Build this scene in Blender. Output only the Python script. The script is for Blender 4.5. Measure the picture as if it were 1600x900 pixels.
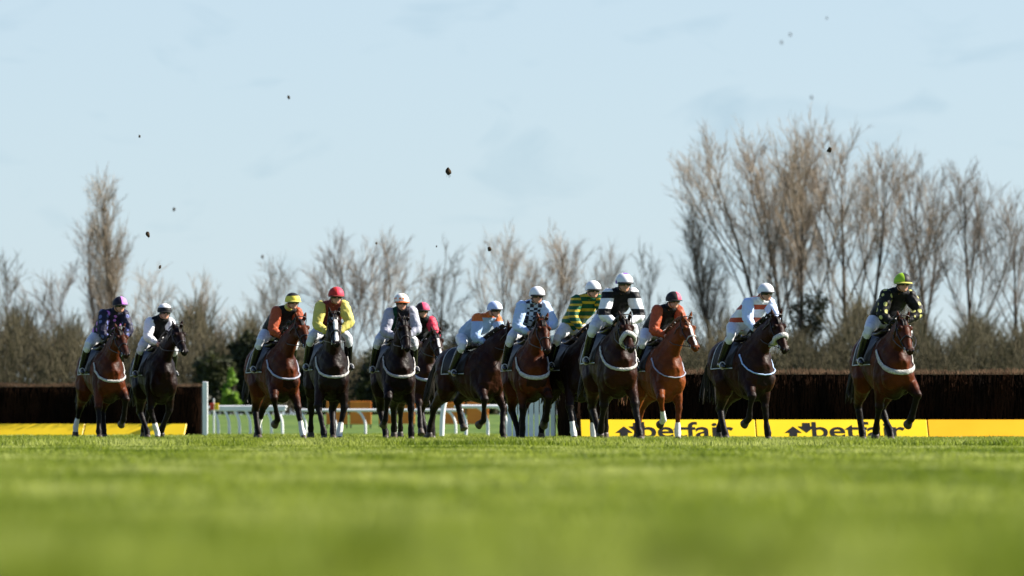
import bpy, math, random
import numpy as np
from mathutils import Vector, Matrix, noise
from mathutils.bvhtree import BVHTree

R = math.radians
SC = bpy.context.scene
COL = SC.collection
for o in list(bpy.data.objects):
    bpy.data.objects.remove(o, do_unlink=True)

# ------------------------------------------------------------------ camera, sky, sun, exposure
F = 9000.0            # focal length in photo pixels (1600 wide)
HC = 0.24             # camera height: lens almost in the grass
HY = 668.0            # photo row of eye level
cam = bpy.data.cameras.new('camera')
cam.lens = F * 36 / 1600
cam.sensor_width = 36
cam.shift_y = (HY - 450) / 1600
cam.clip_start = 0.5
cam.clip_end = 6000
cam.dof.use_dof = True
cam.dof.focus_distance = 84
cam.dof.aperture_fstop = 3.1
camo = bpy.data.objects.new('camera', cam)
COL.objects.link(camo)
camo.location = (0, 0, HC)
camo.rotation_euler = (R(90), 0, 0)
SC.camera = camo

SUN_EL, SUN_AZ = 35.0, 81.0
world = bpy.data.worlds.new('World')
SC.world = world
world.use_nodes = True
nt = world.node_tree
bg = nt.nodes['Background']
sky = nt.nodes.new('ShaderNodeTexSky')
sky.sky_type = 'NISHITA'
sky.sun_disc = False
sky.sun_elevation = R(SUN_EL)
sky.sun_rotation = R(SUN_AZ)
sky.air_density = 1.0
sky.dust_density = 0.3
sky.ozone_density = 2.0
tc = nt.nodes.new('ShaderNodeTexCoord')
mp = nt.nodes.new('ShaderNodeMapping')
mp.inputs['Scale'].default_value = (17, 17, 40)
mp.inputs['Location'].default_value = (3.1, 1.2, 0.35)
nz = nt.nodes.new('ShaderNodeTexNoise')
nz.inputs['Scale'].default_value = 2.2
nz.inputs['Detail'].default_value = 5
nz.inputs['Roughness'].default_value = 0.45
nz.inputs['Distortion'].default_value = 0.6
rmp = nt.nodes.new('ShaderNodeValToRGB')
rmp.color_ramp.elements[0].position = 0.55
rmp.color_ramp.elements[0].color = (0, 0, 0, 1)
rmp.color_ramp.elements[1].position = 0.72
rmp.color_ramp.elements[1].color = (1, 1, 1, 1)
tint = nt.nodes.new('ShaderNodeMixRGB')
tint.blend_type = 'MULTIPLY'
tint.inputs['Fac'].default_value = 1
tint.inputs['Color2'].default_value = (0.90, 1.0, 1.22, 1)
cl = nt.nodes.new('ShaderNodeMixRGB')
cl.blend_type = 'MULTIPLY'
cl.inputs['Color2'].default_value = (0.84, 0.89, 0.92, 1)
nt.links.new(tc.outputs['Generated'], mp.inputs['Vector'])
nt.links.new(mp.outputs['Vector'], nz.inputs['Vector'])
nt.links.new(nz.outputs['Fac'], rmp.inputs['Fac'])
nt.links.new(sky.outputs['Color'], tint.inputs['Color1'])
# thin high veil that evens out the lowest part of the sky
sxyz = nt.nodes.new('ShaderNodeSeparateXYZ')
nt.links.new(tc.outputs['Generated'], sxyz.inputs['Vector'])
vr = nt.nodes.new('ShaderNodeMapRange')
vr.inputs['From Min'].default_value = 0.12; vr.inputs['From Max'].default_value = 0.45
vr.inputs['To Min'].default_value = 0.75; vr.inputs['To Max'].default_value = 0.0
nt.links.new(sxyz.outputs['Z'], vr.inputs['Value'])
veil = nt.nodes.new('ShaderNodeMixRGB')
veil.inputs['Color2'].default_value = (4.55, 5.6, 6.25, 1)
nt.links.new(vr.outputs['Result'], veil.inputs['Fac'])
nt.links.new(tint.outputs['Color'], veil.inputs['Color1'])
nt.links.new(veil.outputs['Color'], cl.inputs['Color1'])
nt.links.new(rmp.outputs['Color'], cl.inputs['Fac'])
nt.links.new(cl.outputs['Color'], bg.inputs['Color'])
bg.inputs['Strength'].default_value = 0.051

sun = bpy.data.lights.new('sun', 'SUN')
sun.energy = 5.0
sun.angle = R(0.5)
sun.color = (1.0, 0.93, 0.82)
suno = bpy.data.objects.new('sun', sun)
COL.objects.link(suno)
sd = Vector((math.sin(R(SUN_AZ)) * math.cos(R(SUN_EL)), math.cos(R(SUN_AZ)) * math.cos(R(SUN_EL)), math.sin(R(SUN_EL))))
suno.rotation_euler = (-sd).to_track_quat('-Z', 'Y').to_euler()
suno.location = (30, 0, 30)

vs = SC.view_settings
vs.view_transform = 'Standard'
vs.look = 'None'
vs.gamma = 1
vs.exposure = 1.4
vs.use_curve_mapping = False

# ------------------------------------------------------------------ helpers
def W(px, py, d):
    return Vector(((px - 800) * d / F, d, HC + (HY - py) * d / F))

def smooth01(t):
    t = max(0.0, min(1.0, t))
    return t * t * (3 - 2 * t)

def gz(x, y):
    z = 0.77 * smooth01((y - 178) / 62.0)
    z += 0.018 * noise.noise(Vector((x * 0.5, y * 0.16, 0))) + 0.012 * noise.noise(Vector((x * 1.6, y * 0.7, 4)))
    return z

def link(o, parent=None):
    COL.objects.link(o)
    if parent:
        o.parent = parent
    return o

def tag(o, label=None, cat=None, group=None, kind=None):
    if label: o['label'] = label
    if cat: o['category'] = cat
    if group: o['group'] = group
    if kind: o['kind'] = kind
    return o

def empty(name, loc=(0, 0, 0), rz=0.0):
    o = bpy.data.objects.new(name, None)
    o.empty_display_size = 0.2
    COL.objects.link(o)
    o.location = loc
    o.rotation_euler = (0, 0, rz)
    return o

def mesh_obj(name, verts, faces, mat, parent=None, smooth=False):
    me = bpy.data.meshes.new(name)
    me.from_pydata([tuple(v) for v in verts], [], faces)
    me.update()
    me.materials.append(mat)
    if smooth:
        me.polygons.foreach_set('use_smooth', [True] * len(me.polygons))
    o = bpy.data.objects.new(name, me)
    return link(o, parent)

WORK = bpy.data.scenes.new('work')   # scratch scene for remeshing, removed at the end

class MB:
    """collects shapes, then becomes one mesh object"""
    def __init__(s):
        s.v = []; s.f = []
    def add(s, verts, faces):
        b = len(s.v)
        s.v += [Vector(v) for v in verts]
        s.f += [tuple(i + b for i in f) for f in faces]
    def box(s, c, size, rz=0.0, bev=0.0):
        cx, cy, cz = c
        hx, hy, hz = size[0] / 2, size[1] / 2, size[2] / 2
        ca, sa = math.cos(rz), math.sin(rz)
        def P(x, y, z):
            return (cx + x * ca - y * sa, cy + x * sa + y * ca, cz + z)
        if bev <= 0:
            vs = [P(x, y, z) for z in (-hz, hz) for x, y in ((-hx, -hy), (hx, -hy), (hx, hy), (-hx, hy))]
            fs = [(3, 2, 1, 0), (4, 5, 6, 7)] + [(i, (i + 1) % 4, (i + 1) % 4 + 4, i + 4) for i in range(4)]
            s.add(vs, fs)
        else:
            b = bev
            rings = []
            for z, ins in ((-hz, b), (-hz + b, 0), (hz - b, 0), (hz, b)):
                a, d = hx - ins, hy - ins
                rings.append([P(x, y, z) for x, y in ((-a + b, -d), (a - b, -d), (a, -d + b), (a, d - b), (a - b, d), (-a + b, d), (-a, d - b), (-a, -d + b))])
            vs = [p for r in rings for p in r]
            fs = [tuple(reversed(range(8))), tuple(range(24, 32))]
            for k in range(3):
                fs += [(k * 8 + i, k * 8 + (i + 1) % 8, (k + 1) * 8 + (i + 1) % 8, (k + 1) * 8 + i) for i in range(8)]
            s.add(vs, fs)
    def loft(s, pts, radii, n=12, side=Vector((0, 1, 0)), sub=3, cap=0.6):
        pts = [Vector(p) for p in pts]
        radii = [(r, r) if isinstance(r, (int, float)) else tuple(r) for r in radii]
        if sub > 1 and len(pts) > 2:
            P = []; Q = []
            for i in range(len(pts) - 1):
                p0 = pts[max(i - 1, 0)]; p1 = pts[i]; p2 = pts[i + 1]; p3 = pts[min(i + 2, len(pts) - 1)]
                for k in range(sub):
                    t = k / sub
                    P.append(0.5 * ((2 * p1) + (p2 - p0) * t + (2 * p0 - 5 * p1 + 4 * p2 - p3) * t * t + (3 * p1 - p0 - 3 * p2 + p3) * t ** 3))
                    tt = t
                    Q.append(tuple(radii[i][j] * (1 - tt) + radii[i + 1][j] * tt for j in (0, 1)))
            P.append(pts[-1]); Q.append(radii[-1])
            pts, radii = P, Q
        # rounded ends
        t0 = (pts[0] - pts[1]).normalized(); t1 = (pts[-1] - pts[-2]).normalized()
        r0 = min(radii[0]); r1 = min(radii[-1])
        pts = [pts[0] + t0 * r0 * cap] + pts + [pts[-1] + t1 * r1 * cap]
        radii = [(radii[0][0] * .6, radii[0][1] * .6)] + radii + [(radii[-1][0] * .6, radii[-1][1] * .6)]
        b = len(s.v)
        m = len(pts)
        for i in range(m):
            tg = (pts[min(i + 1, m - 1)] - pts[max(i - 1, 0)])
            if tg.length < 1e-9: tg = Vector((0, 0, 1))
            tg.normalize()
            sv = side - tg * side.dot(tg)
            if sv.length < 1e-3:
                sv = Vector((1, 0, 0)) - tg * tg.x
            sv.normalize()
            up = sv.cross(tg).normalized()
            for k in range(n):
                a = 2 * math.pi * k / n
                s.v.append(pts[i] + sv * math.cos(a) * radii[i][0] + up * math.sin(a) * radii[i][1])
        for i in range(m - 1):
            for k in range(n):
                k2 = (k + 1) % n
                s.f.append((b + i * n + k, b + i * n + k2, b + (i + 1) * n + k2, b + (i + 1) * n + k))
        s.f.append(tuple(b + k for k in reversed(range(n))))
        s.f.append(tuple(b + (m - 1) * n + k for k in range(n)))
    def tube(s, pts, r, n=6, sub=3):
        s.loft(pts, [r] * len(pts) if isinstance(r, (int, float)) else r, n=n, sub=sub, side=Vector((0.13, 0.21, 0.97)))
    def ball(s, c, r, n=12, m=8, rot=None):
        r = (r, r, r) if isinstance(r, (int, float)) else r
        c = Vector(c)
        b = len(s.v)
        vs = [Vector((0, 0, -r[2]))]
        for i in range(1, m):
            ph = -math.pi / 2 + math.pi * i / m
            for k in range(n):
                a = 2 * math.pi * k / n
                vs.append(Vector((r[0] * math.cos(ph) * math.cos(a), r[1] * math.cos(ph) * math.sin(a), r[2] * math.sin(ph))))
        vs.append(Vector((0, 0, r[2])))
        if rot is not None: vs = [rot @ v for v in vs]
        s.v += [c + v for v in vs]
        for k in range(n):
            s.f.append((b, b + 1 + (k + 1) % n, b + 1 + k))
            t = b + 1 + (m - 2) * n
            s.f.append((t + k, t + (k + 1) % n, b + 1 + (m - 1) * n))
        for i in range(m - 2):
            for k in range(n):
                s.f.append((b + 1 + i * n + k, b + 1 + i * n + (k + 1) % n, b + 1 + (i + 1) * n + (k + 1) % n, b + 1 + (i + 1) * n + k))
    def build(s, name, mat, parent=None, smooth=True):
        return mesh_obj(name, s.v, s.f, mat, parent, smooth)
    def remeshed(s, name, mat, parent=None, voxel=0.02, it=4, fac=0.5, wrinkle=0.0, wscale=9.0, keep=None):
        me = bpy.data.meshes.new('tmp')
        me.from_pydata([tuple(v) for v in s.v], [], s.f)
        o = bpy.data.objects.new('tmp', me)
        WORK.collection.objects.link(o)
        md = o.modifiers.new('r', 'REMESH'); md.mode = 'VOXEL'; md.voxel_size = voxel; md.adaptivity = 0
        sm = o.modifiers.new('s', 'SMOOTH'); sm.iterations = it; sm.factor = fac
        with bpy.context.temp_override(scene=WORK, view_layer=WORK.view_layers[0]):
            dg = bpy.context.evaluated_depsgraph_get()
        me2 = bpy.data.meshes.new_from_object(o.evaluated_get(dg))
        bpy.data.objects.remove(o, do_unlink=True)
        bpy.data.meshes.remove(me)
        me2.name = name
        me2.materials.clear(); me2.materials.append(mat)
        me2.polygons.foreach_set('use_smooth', [True] * len(me2.polygons))
        if wrinkle:
            cn = [(v.co.copy(), v.normal.copy()) for v in me2.vertices]
            for v, (c, nr) in zip(me2.vertices, cn):
                v.co = c + nr * wrinkle * (noise.noise(c * wscale) + 0.5 * noise.noise(c * wscale * 2.3 + Vector((7, 3, 1))))
        me2.update()
        o2 = bpy.data.objects.new(name, me2)
        return link(o2, parent)

def seg_mesh(name, segs, sides, mat, parent=None):
    """segs: array (N,8) p0 p1 r0 r1 -> prisms"""
    a = np.asarray(segs, dtype=np.float64)
    N = len(a)
    p0, p1, r0, r1 = a[:, 0:3], a[:, 3:6], a[:, 6], a[:, 7]
    d = p1 - p0
    d /= np.maximum(np.linalg.norm(d, axis=1, keepdims=True), 1e-9)
    ref = np.where(np.abs(d[:, 2:3]) > 0.9, np.array([[1., 0, 0]]), np.array([[0, 0, 1.]]))
    u = np.cross(d, ref); u /= np.linalg.norm(u, axis=1, keepdims=True)
    v = np.cross(d, u)
    ang = np.arange(sides) * 2 * np.pi / sides
    ring = u[:, None, :] * np.cos(ang)[None, :, None] + v[:, None, :] * np.sin(ang)[None, :, None]
    A = p0[:, None, :] + ring * r0[:, None, None]
    B = p1[:, None, :] + ring * r1[:, None, None]
    V = np.concatenate([A, B], axis=1).reshape(-1, 3)
    k = np.arange(sides); k2 = (k + 1) % sides
    q = np.stack([k, k2, k2 + sides, k + sides], axis=1)
    Fc = (q[None] + (np.arange(N) * 2 * sides)[:, None, None]).reshape(-1)
    me = bpy.data.meshes.new(name)
    me.vertices.add(len(V)); me.vertices.foreach_set('co', V.reshape(-1))
    me.loops.add(len(Fc)); me.loops.foreach_set('vertex_index', Fc.astype(np.int32))
    npoly = N * sides
    me.polygons.add(npoly)
    me.polygons.foreach_set('loop_start', (np.arange(npoly) * 4).astype(np.int32))
    me.polygons.foreach_set('loop_total', np.full(npoly, 4, dtype=np.int32))
    me.update(calc_edges=True)
    me.polygons.foreach_set('use_smooth', [True] * npoly)
    me.materials.append(mat)
    o = bpy.data.objects.new(name, me)
    return link(o, parent)

def tri_mesh(name, V, mat, parent=None):
    """V: (N,3,3) loose triangles"""
    N = len(V)
    me = bpy.data.meshes.new(name)
    me.vertices.add(N * 3); me.vertices.foreach_set('co', np.ascontiguousarray(V).reshape(-1))
    me.loops.add(N * 3); me.loops.foreach_set('vertex_index', np.arange(N * 3, dtype=np.int32))
    me.polygons.add(N)
    me.polygons.foreach_set('loop_start', (np.arange(N) * 3).astype(np.int32))
    me.polygons.foreach_set('loop_total', np.full(N, 3, dtype=np.int32))
    me.update(calc_edges=True)
    me.materials.append(mat)
    o = bpy.data.objects.new(name, me)
    return link(o, parent)

# ------------------------------------------------------------------ materials
def mat_base(name, rough=0.7, spec=0.3):
    m = bpy.data.materials.new(name)
    m.use_nodes = True
    b = m.node_tree.nodes['Principled BSDF']
    b.inputs['Roughness'].default_value = rough
    b.inputs['Specular IOR Level'].default_value = spec
    return m, m.node_tree, b

def N(nt, t, **kw):
    n = nt.nodes.new(t)
    for k, v in kw.items():
        if k in n.inputs: n.inputs[k].default_value = v
        else: setattr(n, k, v)
    return n

def c4(c): return (c[0], c[1], c[2], 1)

def noisy(name, c1, c2, scale=8, rough=0.7, spec=0.3, bump=0.0, detail=4, stretch=(1, 1, 1), lo=0.35, hi=0.65):
    m, nt, b = mat_base(name, rough, spec)
    tc = N(nt, 'ShaderNodeTexCoord'); mp = N(nt, 'ShaderNodeMapping'); mp.inputs['Scale'].default_value = stretch
    nz = N(nt, 'ShaderNodeTexNoise', Scale=scale, Detail=detail)
    rp = N(nt, 'ShaderNodeValToRGB')
    rp.color_ramp.elements[0].position = lo; rp.color_ramp.elements[0].color = c4(c1)
    rp.color_ramp.elements[1].position = hi; rp.color_ramp.elements[1].color = c4(c2)
    nt.links.new(tc.outputs['Object'], mp.inputs['Vector'])
    nt.links.new(mp.outputs['Vector'], nz.inputs['Vector'])
    nt.links.new(nz.outputs['Fac'], rp.inputs['Fac'])
    nt.links.new(rp.outputs['Color'], b.inputs['Base Color'])
    if bump:
        bp = N(nt, 'ShaderNodeBump', Strength=bump)
        bp.inputs['Distance'].default_value = 0.02
        nt.links.new(nz.outputs['Fac'], bp.inputs['Height'])
        nt.links.new(bp.outputs['Normal'], b.inputs['Normal'])
    return m

def cloth(name, c1, c2=None, pattern=None, scale=1.0, rough=0.55, off=0.0):
    """silks: plain / halves / hoops / spots / checks / yoke"""
    m, nt, b = mat_base(name, rough, 0.18)
    tc = N(nt, 'ShaderNodeTexCoord')
    def shade(col):
        nz = N(nt, 'ShaderNodeTexNoise', Scale=14.0, Detail=3.0)
        nt.links.new(tc.outputs['Object'], nz.inputs['Vector'])
        mx = N(nt, 'ShaderNodeMixRGB'); mx.blend_type = 'MULTIPLY'
        rp = N(nt, 'ShaderNodeMapRange'); rp.inputs['To Min'].default_value = 0.82; rp.inputs['To Max'].default_value = 1.1
        nt.links.new(nz.outputs['Fac'], rp.inputs['Value'])
        mx.inputs['Fac'].default_value = 1
        nt.links.new(rp.outputs['Result'], mx.inputs['Color2'])
        nt.links.new(col, mx.inputs['Color1'])
        nt.links.new(mx.outputs['Color'], b.inputs['Base Color'])
    mx = N(nt, 'ShaderNodeMixRGB')
    mx.inputs['Color1'].default_value = c4(c1)
    mx.inputs['Color2'].default_value = c4(c2 or c1)
    mx.inputs['Fac'].default_value = 0
    sp = N(nt, 'ShaderNodeSeparateXYZ')
    nt.links.new(tc.outputs['Object'], sp.inputs['Vector'])
    def mathn(op, a, v):
        n = N(nt, 'ShaderNodeMath'); n.operation = op
        nt.links.new(a, n.inputs[0]); n.inputs[1].default_value = v
        return n.outputs[0]
    if pattern == 'halves':
        nt.links.new(mathn('GREATER_THAN', sp.outputs['Y'], off), mx.inputs['Fac'])
    elif pattern == 'yoke':
        nt.links.new(mathn('GREATER_THAN', sp.outputs['Z'], off), mx.inputs['Fac'])
    elif pattern == 'hoops':
        fr = mathn('FRACT', mathn('MULTIPLY', sp.outputs['Z'], scale), 0)
        nt.links.new(mathn('GREATER_THAN', fr, 0.62), mx.inputs['Fac'])
    elif pattern == 'checks':
        ck = N(nt, 'ShaderNodeTexChecker', Scale=scale)
        nt.links.new(tc.outputs['Object'], ck.inputs['Vector'])
        nt.links.new(ck.outputs['Fac'], mx.inputs['Fac'])
    elif pattern == 'spots':
        vo = N(nt, 'ShaderNodeTexVoronoi', Scale=scale, Randomness=0.35)
        nt.links.new(tc.outputs['Object'], vo.inputs['Vector'])
        nt.links.new(mathn('LESS_THAN', vo.outputs['Distance'], 0.33), mx.inputs['Fac'])
    shade(mx.outputs['Color'])
    return m

def coat(name, base, dark, low):
    """horse hide: attribute 'white' = markings, 'points' = dark lower legs and muzzle"""
    m, nt, b = mat_base(name, 0.48, 0.09)
    tc = N(nt, 'ShaderNodeTexCoord')
    nz = N(nt, 'ShaderNodeTexNoise', Scale=2.6, Detail=5.0)
    nt.links.new(tc.outputs['Object'], nz.inputs['Vector'])
    rp = N(nt, 'ShaderNodeValToRGB')
    rp.color_ramp.elements[0].position = 0.35; rp.color_ramp.elements[0].color = c4(dark)
    rp.color_ramp.elements[1].position = 0.62; rp.color_ramp.elements[1].color = c4(base)
    nt.links.new(nz.outputs['Fac'], rp.inputs['Fac'])
    a1 = N(nt, 'ShaderNodeAttribute'); a1.attribute_name = 'points'
    a2 = N(nt, 'ShaderNodeAttribute'); a2.attribute_name = 'white'
    m1 = N(nt, 'ShaderNodeMixRGB'); m1.inputs['Color2'].default_value = c4(low)
    m2 = N(nt, 'ShaderNodeMixRGB'); m2.inputs['Color2'].default_value = (0.72, 0.70, 0.66, 1)
    nt.links.new(rp.outputs['Color'], m1.inputs['Color1']); nt.links.new(a1.outputs['Fac'], m1.inputs['Fac'])
    nt.links.new(m1.outputs['Color'], m2.inputs['Color1']); nt.links.new(a2.outputs['Fac'], m2.inputs['Fac'])
    nt.links.new(m2.outputs['Color'], b.inputs['Base Color'])
    n2 = N(nt, 'ShaderNodeTexNoise', Scale=11.0, Detail=4.0)
    nt.links.new(tc.outputs['Object'], n2.inputs['Vector'])
    bp = N(nt, 'ShaderNodeBump', Strength=0.5); bp.inputs['Distance'].default_value = 0.03
    nt.links.new(n2.outputs['Fac'], bp.inputs['Height']); nt.links.new(bp.outputs['Normal'], b.inputs['Normal'])
    return m

def grass_mat(name, cols, trans=0.45, scale=0.25):
    m = bpy.data.materials.new(name); m.use_nodes = True
    nt = m.node_tree
    b = nt.nodes['Principled BSDF']; out = nt.nodes['Material Output']
    b.inputs['Roughness'].default_value = 0.6
    b.inputs['Specular IOR Level'].default_value = 0.25
    tc = N(nt, 'ShaderNodeTexCoord')
    mp = N(nt, 'ShaderNodeMapping'); mp.inputs['Scale'].default_value = (1, 0.35, 1)
    nz = N(nt, 'ShaderNodeTexNoise', Scale=scale * 4, Detail=4.0)
    nt.links.new(tc.outputs['Object'], mp.inputs['Vector']); nt.links.new(mp.outputs['Vector'], nz.inputs['Vector'])
    rp = N(nt, 'ShaderNodeValToRGB')
    e = rp.color_ramp.elements
    e[0].position = 0.37; e[0].color = c4(cols[0]); e[1].position = 0.64; e[1].color = c4(cols[2])
    x = e.new(0.5); x.color = c4(cols[1])
    geo = N(nt, 'ShaderNodeNewGeometry')
    mr = N(nt, 'ShaderNodeMapRange'); mr.inputs['To Min'].default_value = -0.05; mr.inputs['To Max'].default_value = 0.05
    nt.links.new(geo.outputs['Random Per Island'], mr.inputs['Value'])
    ad = N(nt, 'ShaderNodeMath'); ad.operation = 'ADD'
    nt.links.new(nz.outputs['Fac'], ad.inputs[0]); nt.links.new(mr.outputs['Result'], ad.inputs[1])
    nt.links.new(ad.outputs[0], rp.inputs['Fac'])
    nt.links.new(rp.outputs['Color'], b.inputs['Base Color'])
    tr = N(nt, 'ShaderNodeBsdfTranslucent')
    nt.links.new(rp.outputs['Color'], tr.inputs['Color'])
    mx = N(nt, 'ShaderNodeMixShader'); mx.inputs['Fac'].default_value = trans
    nt.links.new(b.outputs['BSDF'], mx.inputs[1]); nt.links.new(tr.outputs['BSDF'], mx.inputs[2])
    nt.links.new(mx.outputs['Shader'], out.inputs['Surface'])
    return m

M = {}
M['ground'] = noisy('turf_soil', (0.055, 0.10, 0.018), (0.10, 0.15, 0.03), 1.2, 0.9, 0.1, 0.3, stretch=(1, 0.3, 1))
M['grass'] = grass_mat('grass_blade', [(0.110, 0.158, 0.010), (0.210, 0.258, 0.026), (0.34, 0.375, 0.095)], 0.5, 0.20)
M['bark'] = noisy('bark', (0.055, 0.045, 0.035), (0.13, 0.105, 0.08), 3, 0.9, 0.1)
M['twig_tan'] = noisy('twig_tan', (0.19, 0.15, 0.11), (0.32, 0.26, 0.19), 0.5, 0.9, 0.1)
M['twig_grey'] = noisy('twig_grey', (0.11, 0.09, 0.075), (0.20, 0.165, 0.13), 0.5, 0.9, 0.1)
M['twig_dark'] = noisy('twig_dark', (0.05, 0.043, 0.033), (0.11, 0.09, 0.06), 0.5, 0.9, 0.1)
M['scrub'] = noisy('scrub', (0.045, 0.043, 0.026), (0.10, 0.085, 0.052), 0.35, 0.9, 0.1)
M['evergreen'] = grass_mat('evergreen_leaf', [(0.022, 0.026, 0.012), (0.035, 0.040, 0.016), (0.06, 0.065, 0.022)], 0.2, 0.3)
M['green_bush'] = grass_mat('young_leaf', [(0.08, 0.17, 0.02), (0.14, 0.26, 0.03), (0.24, 0.36, 0.05)], 0.45, 0.5)
M['ivy'] = grass_mat('ivy_leaf', [(0.04, 0.042, 0.02), (0.065, 0.065, 0.028), (0.10, 0.095, 0.04)], 0.2, 0.4)
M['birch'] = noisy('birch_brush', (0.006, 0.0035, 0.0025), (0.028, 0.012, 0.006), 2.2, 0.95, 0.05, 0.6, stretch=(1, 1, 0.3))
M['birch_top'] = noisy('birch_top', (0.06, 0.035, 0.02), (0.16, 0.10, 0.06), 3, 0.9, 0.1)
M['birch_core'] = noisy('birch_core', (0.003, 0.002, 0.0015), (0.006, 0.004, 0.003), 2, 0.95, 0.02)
M['white'] = noisy('white_plastic', (0.68, 0.69, 0.70), (0.80, 0.80, 0.79), 1.5, 0.35, 0.4)
M['white_wing'] = noisy('white_wing', (0.62, 0.65, 0.69), (0.78, 0.79, 0.80), 3, 0.5, 0.3)
M['yellow'] = noisy('yellow_vinyl', (0.86, 0.55, 0.012), (0.92, 0.62, 0.02), 0.8, 0.4, 0.3)
M['amber'] = noisy('amber_vinyl', (0.88, 0.40, 0.01), (0.92, 0.45, 0.015), 0.8, 0.4, 0.3)
M['ink'] = noisy('black_ink', (0.012, 0.012, 0.012), (0.02, 0.018, 0.016), 5, 0.5, 0.2)
M['orange'] = noisy('orange_plastic', (0.62, 0.17, 0.02), (0.75, 0.25, 0.03), 2, 0.5, 0.3)
M['red'] = noisy('red_paint', (0.5, 0.04, 0.02), (0.6, 0.07, 0.03), 2, 0.5, 0.3)
M['clod'] = noisy('clod_earth', (0.03, 0.02, 0.013), (0.07, 0.05, 0.03), 30, 0.95, 0.05)
M['leather'] = noisy('dark_leather', (0.012, 0.009, 0.008), (0.03, 0.02, 0.015), 20, 0.35, 0.4)
M['boot'] = noisy('boot_leather', (0.005, 0.005, 0.005), (0.012, 0.011, 0.010), 10, 0.25, 0.5)
M['fleece'] = noisy('fleece', (0.34, 0.33, 0.31), (0.56, 0.54, 0.51), 40, 0.9, 0.1, 0.7)
M['hoof'] = noisy('hoof_horn', (0.03, 0.025, 0.02), (0.08, 0.06, 0.045), 12, 0.5, 0.3)
M['eye'] = noisy('eye', (0.006, 0.004, 0.003), (0.01, 0.007, 0.005), 5, 0.08, 0.6)
M['breeches'] = noisy('white_breeches', (0.54, 0.56, 0.60), (0.70, 0.71, 0.72), 12, 0.6, 0.3)
M['skin'] = noisy('skin', (0.42, 0.20, 0.13), (0.55, 0.29, 0.20), 10, 0.5, 0.35)
M['lens'] = noisy('goggle_lens', (0.012, 0.012, 0.014), (0.02, 0.02, 0.024), 5, 0.12, 0.6)
M['metal'] = noisy('steel', (0.45, 0.45, 0.45), (0.6, 0.6, 0.6), 20, 0.3, 0.6)
M['hair'] = noisy('horse_hair', (0.006, 0.005, 0.004), (0.02, 0.014, 0.01), 20, 0.55, 0.3, stretch=(1, 1, 0.2))
M['hair_red'] = noisy('horse_hair_red', (0.10, 0.04, 0.015), (0.18, 0.07, 0.03), 20, 0.55, 0.3, stretch=(1, 1, 0.2))

# ------------------------------------------------------------------ ground and turf
def build_ground():
    xs = []
    ys = list(np.concatenate([np.arange(2, 40, 0.5), np.arange(40, 130, 1.5), np.arange(130, 330, 4), [360, 450, 600, 900, 1500, 3000, 5000]]))
    us = np.linspace(-1, 1, 61)
    V = []; Fc = []
    for y in ys:
        hw = 12 + y * 0.9
        for u in us:
            x = hw * math.copysign(abs(u) ** 1.6, u)
            V.append((x, y, gz(x, y)))
    nx = len(us)
    for j in range(len(ys) - 1):
        for i in range(nx - 1):
            a = j * nx + i
            Fc.append((a, a + 1, a + nx + 1, a + nx))
    # behind the camera
    b = len(V)
    V += [(-60, -60, 0), (60, -60, 0), (60, 2, -0.01), (-60, 2, -0.01)]
    Fc.append((b, b + 1, b + 2, b + 3))
    g = mesh_obj('ground', V, Fc, M['ground'], smooth=True)
    tag(g, kind='structure')

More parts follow.
